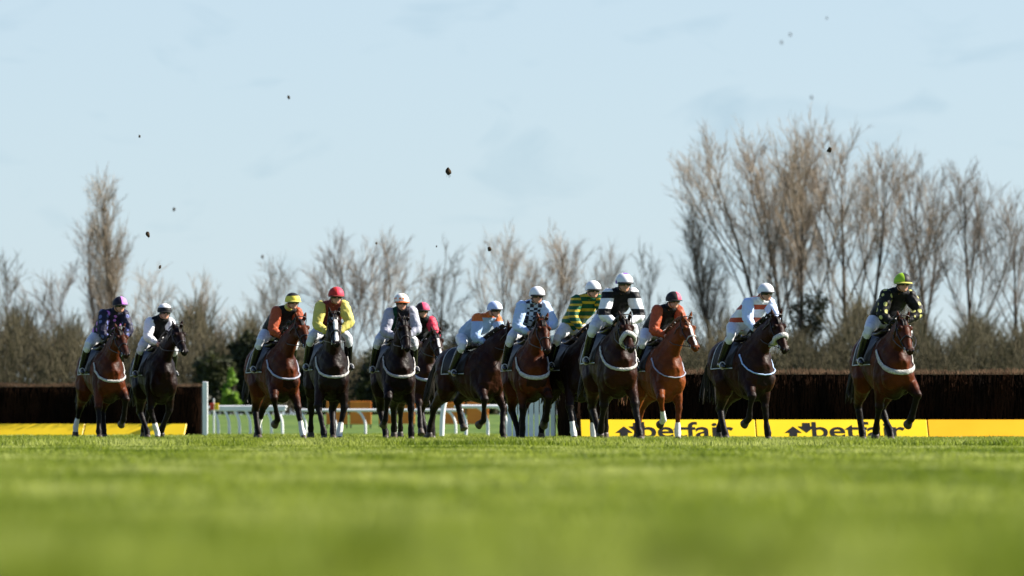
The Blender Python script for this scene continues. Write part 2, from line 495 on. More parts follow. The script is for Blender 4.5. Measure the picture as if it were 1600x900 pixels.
def build_grass():
    rng = np.random.default_rng(5)
    tris = []
    def zone(y0, y1, dens, h, w, widen=1.35):
        # area of a wedge a bit wider than the view
        k = 800 / F * widen
        n = int((y1 ** 2 - y0 ** 2) * k * dens)
        y = np.sqrt(rng.uniform(y0 ** 2, y1 ** 2, n))
        x = rng.uniform(-1, 1, n) * (k * y + 0.25)
        # clumps
        cl = np.sin(x * 2.1 + y * 0.7) * np.sin(x * 0.9 - y * 1.3 + 1.0) * 0.5 + np.sin(x * 5.3 + y * 2.1) * 0.25
        z = np.array([gz(a, b_) for a, b_ in zip(x, y)])
        hh = h * rng.uniform(0.5, 1.15, n) * (1 + 0.35 * cl)
        ww = w * rng.uniform(0.6, 1.3, n)
        az = rng.uniform(0, 2 * np.pi, n)
        lean = rng.uniform(0.1, 0.8, n) * hh
        la = rng.uniform(0, 2 * np.pi, n)
        dx, dy = np.cos(az) * ww / 2, np.sin(az) * ww / 2
        z = z - 0.004
        P0 = np.stack([x - dx, y - dy, z], 1); P1 = np.stack([x + dx, y + dy, z], 1)
        mx, my = x + np.cos(la) * lean * 0.35, y + np.sin(la) * lean * 0.35
        M0 = np.stack([mx - dx * .8, my - dy * .8, z + hh * .6], 1); M1 = np.stack([mx + dx * .8, my + dy * .8, z + hh * .6], 1)
        T = np.stack([x + np.cos(la) * lean, y + np.sin(la) * lean, z + hh], 1)
        tris.append(np.stack([P0, P1, M1], 1)); tris.append(np.stack([P0, M1, M0], 1)); tris.append(np.stack([M0, M1, T], 1))
    zone(4.5, 14, 2600, 0.055, 0.006, 1.5)
    zone(14, 35, 1000, 0.045, 0.010, 1.4)
    zone(35, 69, 420, 0.040, 0.016)
    zone(69, 79, 420, 0.10, 0.014, 1.3)
    zone(79, 104, 190, 0.085, 0.024, 1.3)
    zone(104, 176, 30, 0.07, 0.05, 1.3)
    # longer tufts close to the lens
    rt = random.Random(12)
    spots = [(620, 770, 5.2), (905, 745, 6.2), (480, 830, 4.2), (1010, 790, 5.0), (730, 860, 3.6), (1130, 850, 3.8), (1390, 770, 5.4), (260, 765, 5.8),
             (150, 840, 4.0), (1280, 800, 4.6), (1500, 800, 4.8), (60, 760, 6.0), (820, 800, 4.6), (350, 800, 5.2), (1210, 745, 7.0), (1560, 760, 6.5), (570, 740, 7.5), (1090, 735, 8.0)]
    for px, py, dd in spots:
        zt = HC - (py - HY) * dd / F
        cx = (px - 800) * dd / F
        n = 420
        rad = rt.uniform(.05, .085)
        a = rng.uniform(0, 2 * np.pi, n); q = rad * np.sqrt(rng.uniform(0, 1, n))
        x = cx + np.cos(a) * q; y = dd + np.sin(a) * q * 1.4
        hh = zt * rng.uniform(.45, 1.0, n) * (1 - .5 * (q / rad) ** 2)
        az = rng.uniform(0, 2 * np.pi, n); ww = rng.uniform(.003, .007, n)
        la = a + rng.normal(0, .6, n); ln = hh * rng.uniform(.05, .45, n)
        dx, dy = np.cos(az) * ww / 2, np.sin(az) * ww / 2
        z = np.zeros(n) - .005
        P0 = np.stack([x - dx, y - dy, z], 1); P1 = np.stack([x + dx, y + dy, z], 1)
        mx, my = x + np.cos(la) * ln * .35, y + np.sin(la) * ln * .35
        M0 = np.stack([mx - dx * .8, my - dy * .8, z + hh * .6], 1); M1 = np.stack([mx + dx * .8, my + dy * .8, z + hh * .6], 1)
        Tt = np.stack([x + np.cos(la) * ln, y + np.sin(la) * ln, z + hh], 1)
        tris.append(np.stack([P0, P1, M1], 1)); tris.append(np.stack([P0, M1, M0], 1)); tris.append(np.stack([M0, M1, Tt], 1))
    V = np.concatenate(tris, 0)
    # interleave so that each blade stays together is not needed: loose triangles of one blade share its colour closely
    g = tri_mesh('grass', V, M['grass'])
    tag(g, label='short sunlit racecourse turf of fine green blades', cat='grass', kind='stuff')

build_ground()
build_grass()

# ------------------------------------------------------------------ trees
def bare_tree(name, base, H, spread, style, seed, twig, lean=0.0, ivy=False, trunk_r=None, density=1.0, label='', group='bare trees along the horizon', twr=1.0):
    rnd = random.Random(seed)
    thick = []; thin = []
    tr = trunk_r or H * 0.016
    cfgs = {
        #          limb count, start t, limb angle, limb length fn, up tropism
        'vase':   (15, 0.16, (16, 36), lambda t: (1 - t) * 0.72 + 0.12, 0.10),
        'poplar': (26, 0.10, (9, 20), lambda t: (1 - t) * 0.34 + 0.10, 0.16),
        'round':  (16, 0.18, (28, 58), lambda t: (1 - t) * 0.42 + 0.16, 0.09),
    }
    nl, t0, ang, lf, trop = cfgs[style]
    nl = int(nl * density)
    def rand_perp(d):
        v = Vector((rnd.gauss(0, 1), rnd.gauss(0, 1), rnd.gauss(0, 1)))
        v -= d * v.dot(d)
        return v.normalized()
    def branch(p, d, L, r, lvl, segs):
        pts = [p.copy()]; dirs = [d.copy()]
        cur = p.copy(); dd = d.copy()
        for k in range(segs):
            dd = (dd + Vector((rnd.gauss(0, .07), rnd.gauss(0, .07), rnd.gauss(0, .04) + trop))).normalized()
            cur = cur + dd * (L / segs)
            pts.append(cur.copy()); dirs.append(dd.copy())
        rend = r * (0.35 if lvl < 4 else 0.5)
        for k in range(segs):
            ra = r + (rend - r) * k / segs; rb = r + (rend - r) * (k + 1) / segs
            (thick if lvl <= 1 or (lvl == 2 and ra > 0.028) else thin).append((*pts[k], *pts[k + 1], ra, rb))
        return pts, dirs, rend
    def at(pts, dirs, t):
        x = t * (len(pts) - 1); i = min(int(x), len(pts) - 2); f = x - i
        return pts[i].lerp(pts[i + 1], f), dirs[i + 1]
    def angled(d, a):
        return (d * math.cos(a) + rand_perp(d) * math.sin(a)).normalized()
    # trunk
    base = Vector((0, 0, -0.1))
    pts = [base]; n = 10
    wob = [rnd.gauss(0, .012 * H) for _ in range(2)]
    for k in range(1, n + 1):
        t = k / n
        pts.append(Vector((lean * t ** 1.5 + wob[0] * math.sin(t * 5), wob[1] * math.sin(t * 4), H * t * 0.97)))
    dirs = [(pts[min(i + 1, n)] - pts[max(i - 1, 0)]).normalized() for i in range(n + 1)]
    for k in range(n):
        ra = tr * (1 - 0.93 * (k / n) ** 0.8) + 0.01; rb = tr * (1 - 0.93 * ((k + 1) / n) ** 0.8) + 0.01
        thick.append((*pts[k], *pts[k + 1], ra, rb))
    tw = 0.011 * twr
    for i in range(nl):
        t = t0 + (0.97 - t0) * ((i + rnd.random()) / nl) ** 0.9
        p, d = at(pts, dirs, t)
        a = R(rnd.uniform(*ang)) * (1.1 - 0.45 * t)
        L1 = H * lf(t) * rnd.uniform(0.8, 1.12) * (spread if style != 'vase' else 1)
        nd = angled(d, a * (spread if style == 'vase' else 1))
        # keep limbs mostly going up
        nd.z = abs(nd.z)
        r1 = max(0.02, tr * 0.36 * (1 - t * 0.75))
        P1, D1, e1 = branch(p, nd, L1, r1, 1, 7)
        n2 = max(3, int(L1 * 2.0))
        for j in range(n2):
            t2 = 0.22 + 0.76 * (j + rnd.random()) / n2
            p2, d2 = at(P1, D1, t2)
            L2 = (0.9 + L1 * 0.30 * (1 - t2 * 0.5)) * rnd.uniform(.6, 1.25)
            P2, D2, e2 = branch(p2, angled(d2, R(rnd.uniform(20, 46))), L2, max(0.014, r1 * .32), 2, 4)
            n3 = max(4, int(L2 * 4.0))
            for k in range(n3):
                t3 = 0.2 + 0.8 * (k + rnd.random()) / n3
                p3, d3 = at(P2, D2, min(t3, .99))
                L3 = rnd.uniform(0.5, 1.05) * (0.7 + 0.12 * H / 10)
                P3, D3, e3 = branch(p3, angled(d3, R(rnd.uniform(14, 36))), L3, tw, 3, 2)
                for q in range(3):
                    p4, d4 = at(P3, D3, rnd.uniform(.25, .95))
                    d5 = angled(d4, R(rnd.uniform(12, 34)))
                    L4 = rnd.uniform(.25, .6)
                    thin.append((*p4, *(p4 + d5 * L4), tw * 0.75, tw * 0.35))
    root = empty(name)
    seg_mesh('trunk', thick, 6, M['bark'], root)
    seg_mesh('crown', thin, 3, twig, root)
    if ivy:
        leafy = leaf_cloud(rnd.randint(0, 9999), [(0, 0, H * 0.28, H * 0.09, H * 0.09, H * 0.22)] if ivy is True else ivy, 3500, 0.16)
        tri_mesh('ivy', leafy, M['ivy'], root)
    return root

def leaf_cloud(seed, ells, n, size):
    """loose leaf triangles through uneven ellipsoid clumps: (cx,cy,cz,rx,ry,rz)"""
    rng = np.random.default_rng(seed)
    out = []
    tot = sum(e[3] * e[5] for e in ells)
    for e in ells:
        m = int(n * e[3] * e[5] / tot)
        # clumps on and inside the ellipsoid
        nc = max(6, m // 60)
        u = rng.normal(size=(nc, 3)); u /= np.linalg.norm(u, axis=1, keepdims=True)
        rad = rng.uniform(0.35, 1.0, (nc, 1)) ** 0.5
        cc = u * rad * np.array([e[3], e[4], e[5]]) + np.array(e[:3])
        idx = rng.integers(0, nc, m)
        c = cc[idx] + rng.normal(size=(m, 3)) * min(e[3], e[5]) * 0.17
        a = rng.normal(size=(m, 3)); a /= np.linalg.norm(a, axis=1, keepdims=True)
        b = rng.normal(size=(m, 3)); b -= a * (a * b).sum(1, keepdims=True); b /= np.linalg.norm(b, axis=1, keepdims=True)
        s = size * rng.uniform(.5, 1.2, (m, 1))
        out.append(np.stack([c - a * s * .5, c + a * s * .5, c + b * s * .9], 1))
    return np.concatenate(out, 0)

def place_tree(name, base_px, top_px, top_y, style, d, seed, twig, spread=1.0, ivy=False, density=1.0, label='', group=None, twr=1.0, trunk_r=None):
    X = (base_px - 800) * d / F
    z0 = gz(X, d)
    top = HC + (HY - top_y) * d / F
    H = (top - z0)
    lean = (top_px - base_px) * d / F
    r = bare_tree(name, None, H * 0.93, spread, style, seed, M[twig], lean, ivy, trunk_r, density, twr=twr)
    r.location = (X, d, z0)
    tag(r, label, 'tree', group)
    return r

TG = 'bare trees along the horizon'
T = [
 # name, base, top_px, top_y, style, d, seed, twig, spread, ivy, density, label
 ('poplar_tree', 172, 166, 284, 'poplar', 292, 1, 'twig_tan', 1.0, False, 1.25, 'tall narrow bare poplar rising behind the two leftmost riders'),
 ('poplar_tree', 146, 146, 352, 'poplar', 305, 2, 'twig_grey', 0.8, False, 0.9, 'shorter bare poplar close against the left side of the tall narrow poplar'),
 ('bare_tree', 96, 96, 440, 'round', 300, 31, 'twig_grey', 1.0, False, 0.9, 'low round bare tree left of the poplars, beyond the left brush fence'),
 ('bare_tree', 12, 12, 430, 'round', 305, 32, 'twig_dark', 1.0, False, 0.9, 'low bare tree at the left edge of the picture'),
 ('bare_tree', 236, 238, 448, 'round', 300, 4, 'twig_tan', 0.9, False, 0.9, 'low round bare tree right behind the rider in black and white sleeves'),
 ('bare_tree', 312, 314, 462, 'round', 296, 5, 'twig_tan', 0.9, False, 0.9, 'low tan bare tree above the end of the left brush fence'),
 ('bare_tree', 436, 434, 424, 'vase', 340, 6, 'twig_grey', 0.8, False, 0.7, 'pale thin bare tree behind the rider in the yellow cap'),
 ('bare_tree', 548, 532, 390, 'vase', 300, 7, 'twig_grey', 1.45, False, 0.95, 'wide fan shaped bare tree behind the rider in the red cap'),
 ('bare_tree', 592, 604, 398, 'vase', 302, 8, 'twig_tan', 1.35, False, 0.95, 'fan shaped bare tree just right of the red capped rider'),
 ('bare_tree', 688, 690, 420, 'round', 300, 9, 'twig_dark', 0.9, [(0.2, 0, 3.4, 1.2, 1.0, 1.7), (-0.8, 0, 2.4, .9, .9, 1.4)], 0.9, 'dark round tree with ivy on its trunk behind the pink capped rider'),
 ('bare_tree', 790, 782, 390, 'vase', 300, 10, 'twig_tan', 1.5, False, 0.95, 'tan fan shaped bare tree above the rider in orange and blue'),
 ('bare_tree', 868, 876, 386, 'vase', 303, 11, 'twig_tan', 1.45, False, 0.95, 'tan fan shaped bare tree above the rider in light blue checks'),
 ('bare_tree', 946, 946, 408, 'poplar', 330, 12, 'twig_grey', 0.9, False, 0.7, 'small narrow bare tree behind the two white capped riders at centre'),
 ('bare_tree', 1014, 1014, 418, 'round', 302, 13, 'twig_dark', 0.75, False, 0.8, 'dark low bare tree left of the rider in the black and pink cap'),
 ('bare_tree', 1112, 1086, 338, 'poplar', 298, 14, 'twig_dark', 1.1, False, 1.1, 'dark narrow leaning tree at the left end of the big right hand clump'),
 ('big_bare_tree', 1205, 1118, 232, 'vase', 300, 15, 'twig_tan', 1.15, False, 0.86, 'tall bare tree leaning furthest left in the big right hand clump'),
 ('big_bare_tree', 1240, 1176, 228, 'vase', 304, 16, 'twig_tan', 1.1, False, 0.77, 'tall left leaning bare tree directly above the white capped rider on the right'),
 ('big_bare_tree', 1268, 1238, 212, 'vase', 299, 17, 'twig_tan', 1.1, [(0, 0, 5.4, 1.1, 1.0, 1.1), (0.1, 0, 3.6, 1.3, 1.0, 1.6)], 0.91, 'tallest bare tree of the right hand clump with ivy low on its trunk'),
 ('big_bare_tree', 1318, 1318, 228, 'vase', 303, 18, 'twig_tan', 1.1, False, 0.86, 'tall upright bare tree right of the ivy clad tallest one'),
 ('big_bare_tree', 1362, 1382, 252, 'vase', 300, 19, 'twig_tan', 1.1, False, 0.82, 'tall tan bare tree above and left of the green capped rider'),
 ('bare_tree', 1442, 1436, 276, 'vase', 306, 20, 'twig_grey', 0.7, False, 0.75, 'open bare tree right of the green capped rider'),
 ('bare_tree', 1515, 1510, 282, 'vase', 300, 21, 'twig_grey', 1.0, False, 0.9, 'bare tree second from the right end of the tree line'),
 ('bare_tree', 1584, 1588, 320, 'vase', 302, 22, 'twig_grey', 1.0, False, 0.8, 'bare tree at the right end of the tree line'),
]
for (nm, b, tp, ty, st, d, sd_, tw, spr, ivy, den, lab) in T:
    place_tree(nm, b, tp, ty, st, d, sd_, tw, spr, ivy, den, lab, TG, 1.05)

# undergrowth along the foot of the trees: one uncountable tangle
def undergrowth():
    rng = np.random.default_rng(77)
    segs = []
    n = 42000
    d = rng.uniform(284, 312, n)
    px = rng.uniform(-260, 1860, n)
    x = (px - 800) * d / F
    top = 4.2 + 1.5 * np.sin(px * 0.021 + 1) * np.sin(px * 0.0083) + 0.9 * np.sin(px * 0.067)
    top = np.where((px > 400) & (px < 1050), top * 0.62, top * 1.05) + 0.3
    r1 = rng.uniform(0, 1, n) ** 0.75
    zb = 0.7 + r1 * top * 0.8
    L = rng.uniform(0.7, 1.9, n)
    ax = rng.normal(0, 0.33, n); ay = rng.normal(0, 0.33, n)
    P0 = np.stack([x, d, zb], 1)
    P1 = P0 + np.stack([ax * L, ay * L, L * 0.9], 1)
    rr = rng.uniform(0.016, 0.034, n)
    A = np.concatenate([P0, P1, rr[:, None], (rr * .45)[:, None]], 1)
    o = seg_mesh('undergrowth', A, 3, M['scrub'])
    tag(o, 'tangled brown brushwood filling the foot of the tree line', 'undergrowth', kind='stuff')
undergrowth()

def bush(name, px, y0, y1, wpx, d, seed, mat, n, size, label, group=None, lumps=4, cat='bush'):
    X = (px - 800) * d / F; z0 = gz(X, d)
    s = d / F
    h = (HC + (HY - y0) * s) - z0
    w = wpx * s
    rnd = random.Random(seed)
    ell = [(0, 0, h * .5, w * .38, w * .35, h * .46)]
    for i in range(lumps):
        ell.append((rnd.uniform(-.4, .4) * w, rnd.uniform(-.3, .3) * w, h * rnd.uniform(.25, .8), w * rnd.uniform(.12, .22), w * .2, h * rnd.uniform(.12, .24)))
    root = empty(name, (X, d, z0))
    tri_mesh('foliage', leaf_cloud(seed, ell, n, size), mat, root)
    mb = MB()
    for i in range(6):
        a = rnd.uniform(0, 6.28)
        mb.tube([(0.1 * math.cos(a), 0.1 * math.sin(a), -.1), (w * .12 * math.cos(a), w * .1 * math.sin(a), h * .35), (w * .25 * math.cos(a), w * .2 * math.sin(a), h * .75)], [0.05, 0.035, 0.012], n=5)
    mb.build('stem', M['bark'], root)
    tag(root, label, cat, group)
EG = 'dark evergreens at the foot of the trees'
bush('evergreen_bush', 385, 512, 640, 70, 282, 1, M['evergreen'], 9000, .22, 'dark evergreen bush just left of the yellow capped rider', EG)
bush('evergreen_bush', 335, 548, 640, 80, 280, 2, M['evergreen'], 9000, .22, 'dark low evergreen right of the left fence end', EG)
bush('evergreen_bush', 425, 545, 640, 70, 281, 3, M['evergreen'], 8000, .22, 'dark low evergreen behind the chest of the horse under the yellow capped rider', EG)
bush('evergreen_bush', 588, 555, 645, 90, 282, 4, M['evergreen'], 8000, .22, 'dark evergreen in the gap right of the black horse with white blaze', EG)
bush('evergreen_bush', 700, 545, 645, 110, 281, 5, M['ivy'], 8000, .22, 'olive green bush in the gap between the middle horses', EG)
bush('evergreen_bush', 495, 560, 645, 80, 283, 6, M['evergreen'], 8000, .22, 'dark evergreen behind the red capped rider', EG)
bush('evergreen_bush', 770, 560, 645, 80, 283, 7, M['evergreen'], 7000, .22, 'dark evergreen behind the rider in orange and blue', EG)
bush('green_bush', 361, 574, 640, 34, 268, 11, M['green_bush'], 1500, .17, 'small bright green bush in front of the dark hedge', lumps=3)

# ------------------------------------------------------------------ brush fences
def brush_fence(p0, p1, height, depth, label, seed):
    """p0,p1 ground points (x,y). local frame: along = x"""
    rng = np.random.default_rng(seed)
    p0 = Vector(p0); p1 = Vector(p1)
    L = (p1 - p0).length
    rz = math.atan2(p1.y - p0.y, p1.x - p0.x)
    z0 = gz(p0.x, p0.y) - 0.03
    root = empty('brush_fence', (p0.x, p0.y, z0), rz)
    mb = MB()
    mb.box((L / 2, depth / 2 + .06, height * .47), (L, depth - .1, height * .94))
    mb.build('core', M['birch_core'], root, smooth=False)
    # packed upright twigs, front face and top
    n = int(L * 420)
    x = rng.uniform(0, L, n); z = rng.uniform(0.2, 0.98, n) ** 0.8 * height
    y = rng.uniform(-.05, .03, n) + (z / height) * 0.03
    ln = rng.uniform(.18, .5, n)
    P1 = np.stack([x + rng.normal(0, .03, n), y + rng.normal(0, .02, n), np.minimum(z, height)], 1)
    P0 = np.stack([x, y, np.maximum(z - ln, .02)], 1)
    rr = rng.uniform(.004, .011, n)
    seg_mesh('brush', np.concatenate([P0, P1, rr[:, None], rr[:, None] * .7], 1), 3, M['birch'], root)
    n = int(L * 260)
    x = rng.uniform(0, L, n); y = rng.uniform(-.04, depth, n)
    zt = height + .02 * np.sin(x * 3.1) + rng.normal(0, .024, n)
    P0 = np.stack([x, y, np.full(n, height * .95)], 1); P1 = np.stack([x + rng.normal(0, .02, n), y, zt], 1)
    rr = rng.uniform(.005, .011, n)
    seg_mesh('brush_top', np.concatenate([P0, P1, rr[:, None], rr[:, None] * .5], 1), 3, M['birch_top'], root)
    tag(root, label, 'fence', 'brush steeplechase fences')
    return root, L

def text_mesh(s, size, xs, depth):
    cu = bpy.data.curves.new('lettering', 'FONT')
    cu.body = s; cu.size = size; cu.extrude = depth; cu.offset = size * 0.012
    cu.resolution_u = 6
    o = bpy.data.objects.new('tmp', cu)
    WORK.collection.objects.link(o)
    with bpy.context.temp_override(scene=WORK, view_layer=WORK.view_layers[0]):
        dg = bpy.context.evaluated_depsgraph_get()
    me = bpy.data.meshes.new_from_object(o.evaluated_get(dg))
    bpy.data.objects.remove(o, do_unlink=True)
    x0 = min(v.co.x for v in me.vertices); x1 = max(v.co.x for v in me.vertices)
    for v in me.vertices:
        v.co.x = (v.co.x - x0) * xs / (x1 - x0)
    return me

def ad_board(parent_fence, x0, x1, h, logo_x, text_x, text_w, label, mat, yoff=-0.74):
    """a yellow board leaning at the foot of the fence; own thing"""
    pf = parent_fence
    mw = Matrix.Translation(pf.location) @ Matrix.Rotation(pf.rotation_euler.z, 4, 'Z')
    root = empty('advertising_board', mw @ Vector((x0, yoff, 0)), pf.rotation_euler.z)
    w = x1 - x0 - 0.012
    lean = R(42)
    root.rotation_euler = (-lean, 0, pf.rotation_euler.z)
    h = h / math.cos(lean)
    mb = MB()
    mb.box((w / 2, 0, h / 2), (w, .04, h), bev=.008)
    mb.build('board_panel', mat, root, smooth=False)
    if text_w:
        me = text_mesh('betfair', h * 1.06, text_w, .002)
        me.materials.clear(); me.materials.append(M['ink'])
        t = bpy.data.objects.new('lettering', me)
        link(t, root)
        t.location = (text_x - x0, -.0235, h * 0.13)
        t.rotation_euler = (R(90), 0, 0)
        lg = MB()
        def arrow(cx, cz, s, up):
            sg = 1 if up else -1
            pts = [(-s, 0), (0, s * 1.0 * sg), (s, 0), (s * .45, 0), (s * .45, -s * .55 * sg), (-s * .45, -s * .55 * sg), (-s * .45, 0)]
            k = len(pts)
            vs = [(cx + a, -.021, cz + b) for a, b in pts] + [(cx + a, -.026, cz + b) for a, b in pts]
            fs = [tuple(range(k, 2 * k)), tuple(reversed(range(k)))] + [(i, (i + 1) % k, (i + 1) % k + k, i + k) for i in range(k)]
            lg.add(vs, fs)
        arrow(logo_x - x0 + h * .32, h * .36, h * .30, True)
        arrow(logo_x - x0 + h * .80, h * .66, h * .30, False)
        lg.build('logo_mark', M['ink'], root, smooth=False)
    tag(root, label, 'advertising board', 'yellow boards at the foot of the brush fences')

DR = 114.0
sR = DR / F
fx0 = (903 - 800) * sR
rf, LR = brush_fence((fx0, DR), ((1760 - 800) * sR, DR + .5), 1.40, .9, 'long dark brush fence behind the right hand riders', 3)
def rx(px): return (px - 903) * sR
HB = 0.415
ad_board(rf, rx(905), rx(1178), HB, rx(958), rx(998), 145 * sR, 'yellow board lettered in black behind the legs of the chestnut horse', M['yellow'])
ad_board(rf, rx(1179), rx(1447), HB, rx(1222), rx(1266), 145 * sR, 'yellow board lettered in black behind the legs of the green capped rider\'s horse', M['yellow'])
ad_board(rf, rx(1448), rx(1760), HB, 0, 0, 0, 'plain amber yellow board at the right end of the brush fence', M['amber'])

DL = 148.0
sL = DL / F
lf_, LL = brush_fence(((-40 - 800) * sL, DL + 1), ((312 - 800) * sL, DL), 1.40, .9, 'dark brush fence behind the two leftmost riders', 4)
def lx(px): return (px + 40) * sL
ad_board(lf_, lx(-38), lx(140), .36, 0, 0, 0, 'plain yellow board at the far left foot of the left brush fence', M['yellow'])
ad_board(lf_, lx(141), lx(303), .36, 0, 0, 0, 'plain yellow board under the two leftmost horses', M['yellow'])

# white end post of the left fence
mb = MB()
Xp = (321 - 800) * sL
zp = gz(Xp, DL)
mb.box((0, 0, .70), (.135, .12, 1.45), bev=.012)
o = mb.build('white_post', M['white'], None, smooth=False)
o.location = (Xp, DL - .12, zp)
tag(o, 'white square post at the right end of the left brush fence', 'post')

# wing of the right fence: dark brush shoulder and white panel
def wing():
    d = 112.6
    s = d / F
    X0 = (872 - 800) * s; X1 = (905 - 800) * s
    z0 = gz(X0, d)
    h = HC + (HY - 518) * s - z0
    root = empty('fence_wing', (X0, d, z0))
    mb = MB(); w = X1 - X0
    mb.box((w / 2, .45, h * .48), (w, .55, h * .96)); mb.build('core', M['birch_core'], root, smooth=False)
    rng = np.random.default_rng(9)
    n = 1500
    x = rng.uniform(0, w, n); z = rng.uniform(.15, 1, n) * h; y = rng.uniform(.10, .18, n)
    P0 = np.stack([x, y, np.maximum(z - .4, 0.02)], 1); P1 = np.stack([x + rng.normal(0, .03, n), y, z], 1)
    rr = rng.uniform(.005, .012, n)
    seg_mesh('brush', np.concatenate([P0, P1, rr[:, None], rr[:, None]], 1), 3, M['birch'], root)
    mb = MB(); mb.box((w / 2, .42, h + .0), (w + .04, .62, .05), bev=.01)
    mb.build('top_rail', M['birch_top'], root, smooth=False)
    tag(root, 'tall dark brush shoulder at the left end of the long brush fence', 'fence wing')
    # white panel: boards rising to the fence
    d2 = 112.9
    s = d2 / F
    root = empty('wing_panel', ((792 - 800) * s, d2, gz(0, d2)))
    nb = 9
    tot = (868 - 792) * s
    for i in range(nb):
        x = tot * (i + .5) / nb
        t = (i + .5) / nb
        top = HC + (HY - (632 - 115 * t ** 1.25)) * s
        mb = MB(); mb.box((x, 0, top / 2), (tot / nb - .018, .03, top), bev=.006)
        mb.build('board', M['white_wing'], root, smooth=False)
    for x in (tot * .06, tot * .5, tot * .97):
        top = HC + (HY - (634 - 115 * (x / tot) ** 1.25)) * s
        mb = MB(); mb.box((x, .06, top / 2), (.07, .07, top), bev=.01); mb.build('post', M['white'], root, smooth=False)
    tag(root, 'white boarded wing panel rising to the left end of the long brush fence', 'fence wing')
wing()

# ------------------------------------------------------------------ white running rails
def running_rail(name, d, posts, x0, x1, top_y, label, bend=-1, rr=.05, board=False):
    s = d / F
    X0 = (x0 - 800) * s; X1 = (x1 - 800) * s
    z0 = gz((X0 + X1) / 2, d)
    root = empty(name, ((X0 + X1) / 2, d, z0))
    cx = (X0 + X1) / 2
    zt = HC + (HY - top_y) * s - z0
    mb = MB()
    if board:
        mb.box((0, -.02, zt - .06), (X1 - X0, .06, .17), bev=.02)
    mb.loft([(X0 - cx, 0, zt - .02), (0, 0, zt - .02), (X1 - cx, 0, zt - .02)], [rr, rr, rr], n=10, sub=1, side=Vector((0, 0, 1)))
    mb.build('rail', M['white'], root, smooth=False)
    for px in posts:
        x = (px - 800) * s - cx
        mb = MB()
        b = bend * .30
        mb.tube([(x, 0, -.05), (x, 0, zt * .35), (x + b * .12, 0, zt * .6), (x + b * .5, 0, zt * .86), (x + b * .95, 0, zt * .97)], [rr * .85] * 5, n=8)
        mb.build('post', M['white'], root)
    tag(root, label, 'rail', 'white running rails')
running_rail('running_rail', 172, [341, 358, 374, 391, 407, 424, 441], 330, 447, 635, 'white running rail with close set curved posts right of the left fence', board=True)
running_rail('running_rail', 170, [478, 525, 571, 618, 664, 712], 462, 722, 640, 'white running rail with curved posts seen between the legs of the middle horses', rr=.045)
running_rail('running_rail', 150, [728, 762, 792], 716, 800, 634, 'short white rail with curved posts left of the white wing panel', bend=-1, rr=.05)
# tall curved end of the rail
d = 128; s = d / F
Xc = (690 - 800) * s
mb = MB()
mb.tube([(0, 0, -.05), (0.02, 0, .5), (.08, 0, .85), (.22, 0, 1.14), (.40, 0, 1.24), (.62, 0, 1.24)], [.055] * 6, n=10)
o = mb.build('curved_rail_end', M['white'], None)
o.location = (Xc, d, gz(Xc, d))
tag(o, 'tall curved white rail end right of the pink capped rider\'s horse', 'rail')

# orange barriers beyond the rail
def barrier(px0, px1, y0, y1, d, label):
    s = d / F
    X0 = (px0 - 800) * s; X1 = (px1 - 800) * s
    z0 = gz((X0 + X1) / 2, d)
    h = HC + (HY - y0) * s - z0
    w = X1 - X0
    root = empty('plastic_barrier', ((X0 + X1) / 2, d, z0))
    nb = max(2, int(w / 1.4))
    for i in range(nb):
        xc = -w / 2 + w * (i + .5) / nb
        mb = MB(); mb.box((xc, 0, h * .56), (w / nb - .08, .04, h * .84), bev=.01); mb.build('panel', M['orange'], root, smooth=False)
        for sx in (-1, 1):
            mb = MB(); mb.box((xc + sx * (w / nb * .5 - .07), .04, h * .5), (.05, .05, h), bev=.01); mb.build('leg', M['ink'], root, smooth=False)
    tag(root, label, 'barrier', 'orange plastic barriers beyond the rail')
barrier(508, 582, 626, 664, 200, 'orange plastic barrier seen under the black horse with white blaze')
barrier(590, 650, 630, 664, 202, 'orange plastic barrier seen under the horses of the spotted and pink caps')
barrier(690, 765, 628, 664, 201, 'orange plastic barrier under the dark horse of the rider in orange and blue')
# small red and yellow marker at the rail end
mk = empty('marker_sign', ((334 - 800) * 171 / F, 171, gz(-8.8, 171)))
mb = MB(); mb.box((0, 0, .55), (.05, .05, 1.1), bev=.01); mb.build('post', M['white'], mk, smooth=False)
mb = MB(); mb.box((-.05, -.05, .86), (.13, .03, .2), bev=.008); mb.build('red_panel', M['red'], mk, smooth=False)
mb = MB(); mb.box((.085, -.05, .86), (.13, .03, .2), bev=.008); mb.build('yellow_panel', M['yellow'], mk, smooth=False)
tag(mk, 'small red and yellow marker sign at the left end of the white rail', 'sign')

# ------------------------------------------------------------------ horses and riders
FRONT = {  # (x,z) of elbow, knee, fetlock, hoof toe
 'stand': [(.48, .98), (.53, .56), (.52, .17), (.57, .03)],
 'reach': [(.52, 1.0), (.78, .66), (.98, .30), (1.07, .14)],
 'fold':  [(.54, .98), (.86, .72), (.70, .38), (.54, .30)],
 'push':  [(.44, .98), (.34, .55), (.16, .24), (.10, .10)],
 'land':  [(.50, .98), (.68, .58), (.80, .19), (.88, .03)],
}
HIND = {  # stifle, hock, fetlock, hoof
 'stand': [(-.36, .95), (-.74, .58), (-.68, .19), (-.60, .03)],
 'under': [(-.22, .92), (-.50, .53), (-.26, .20), (-.16, .03)],
 'push':  [(-.48, .90), (-.94, .60), (-1.10, .26), (-1.12, .10)],
 'lift':  [(-.26, .94), (-.66, .70), (-.60, .36), (-.52, .24)],
}
HG = 'racehorses galloping towards the camera'
PG = 'jockeys riding towards the camera'

def snap_path(bvh, pts, off):
    out = []
    for p in pts:
        loc, nrm, idx, dist = bvh.find_nearest(Vector(p))
        out.append(loc + nrm * off)
    return out

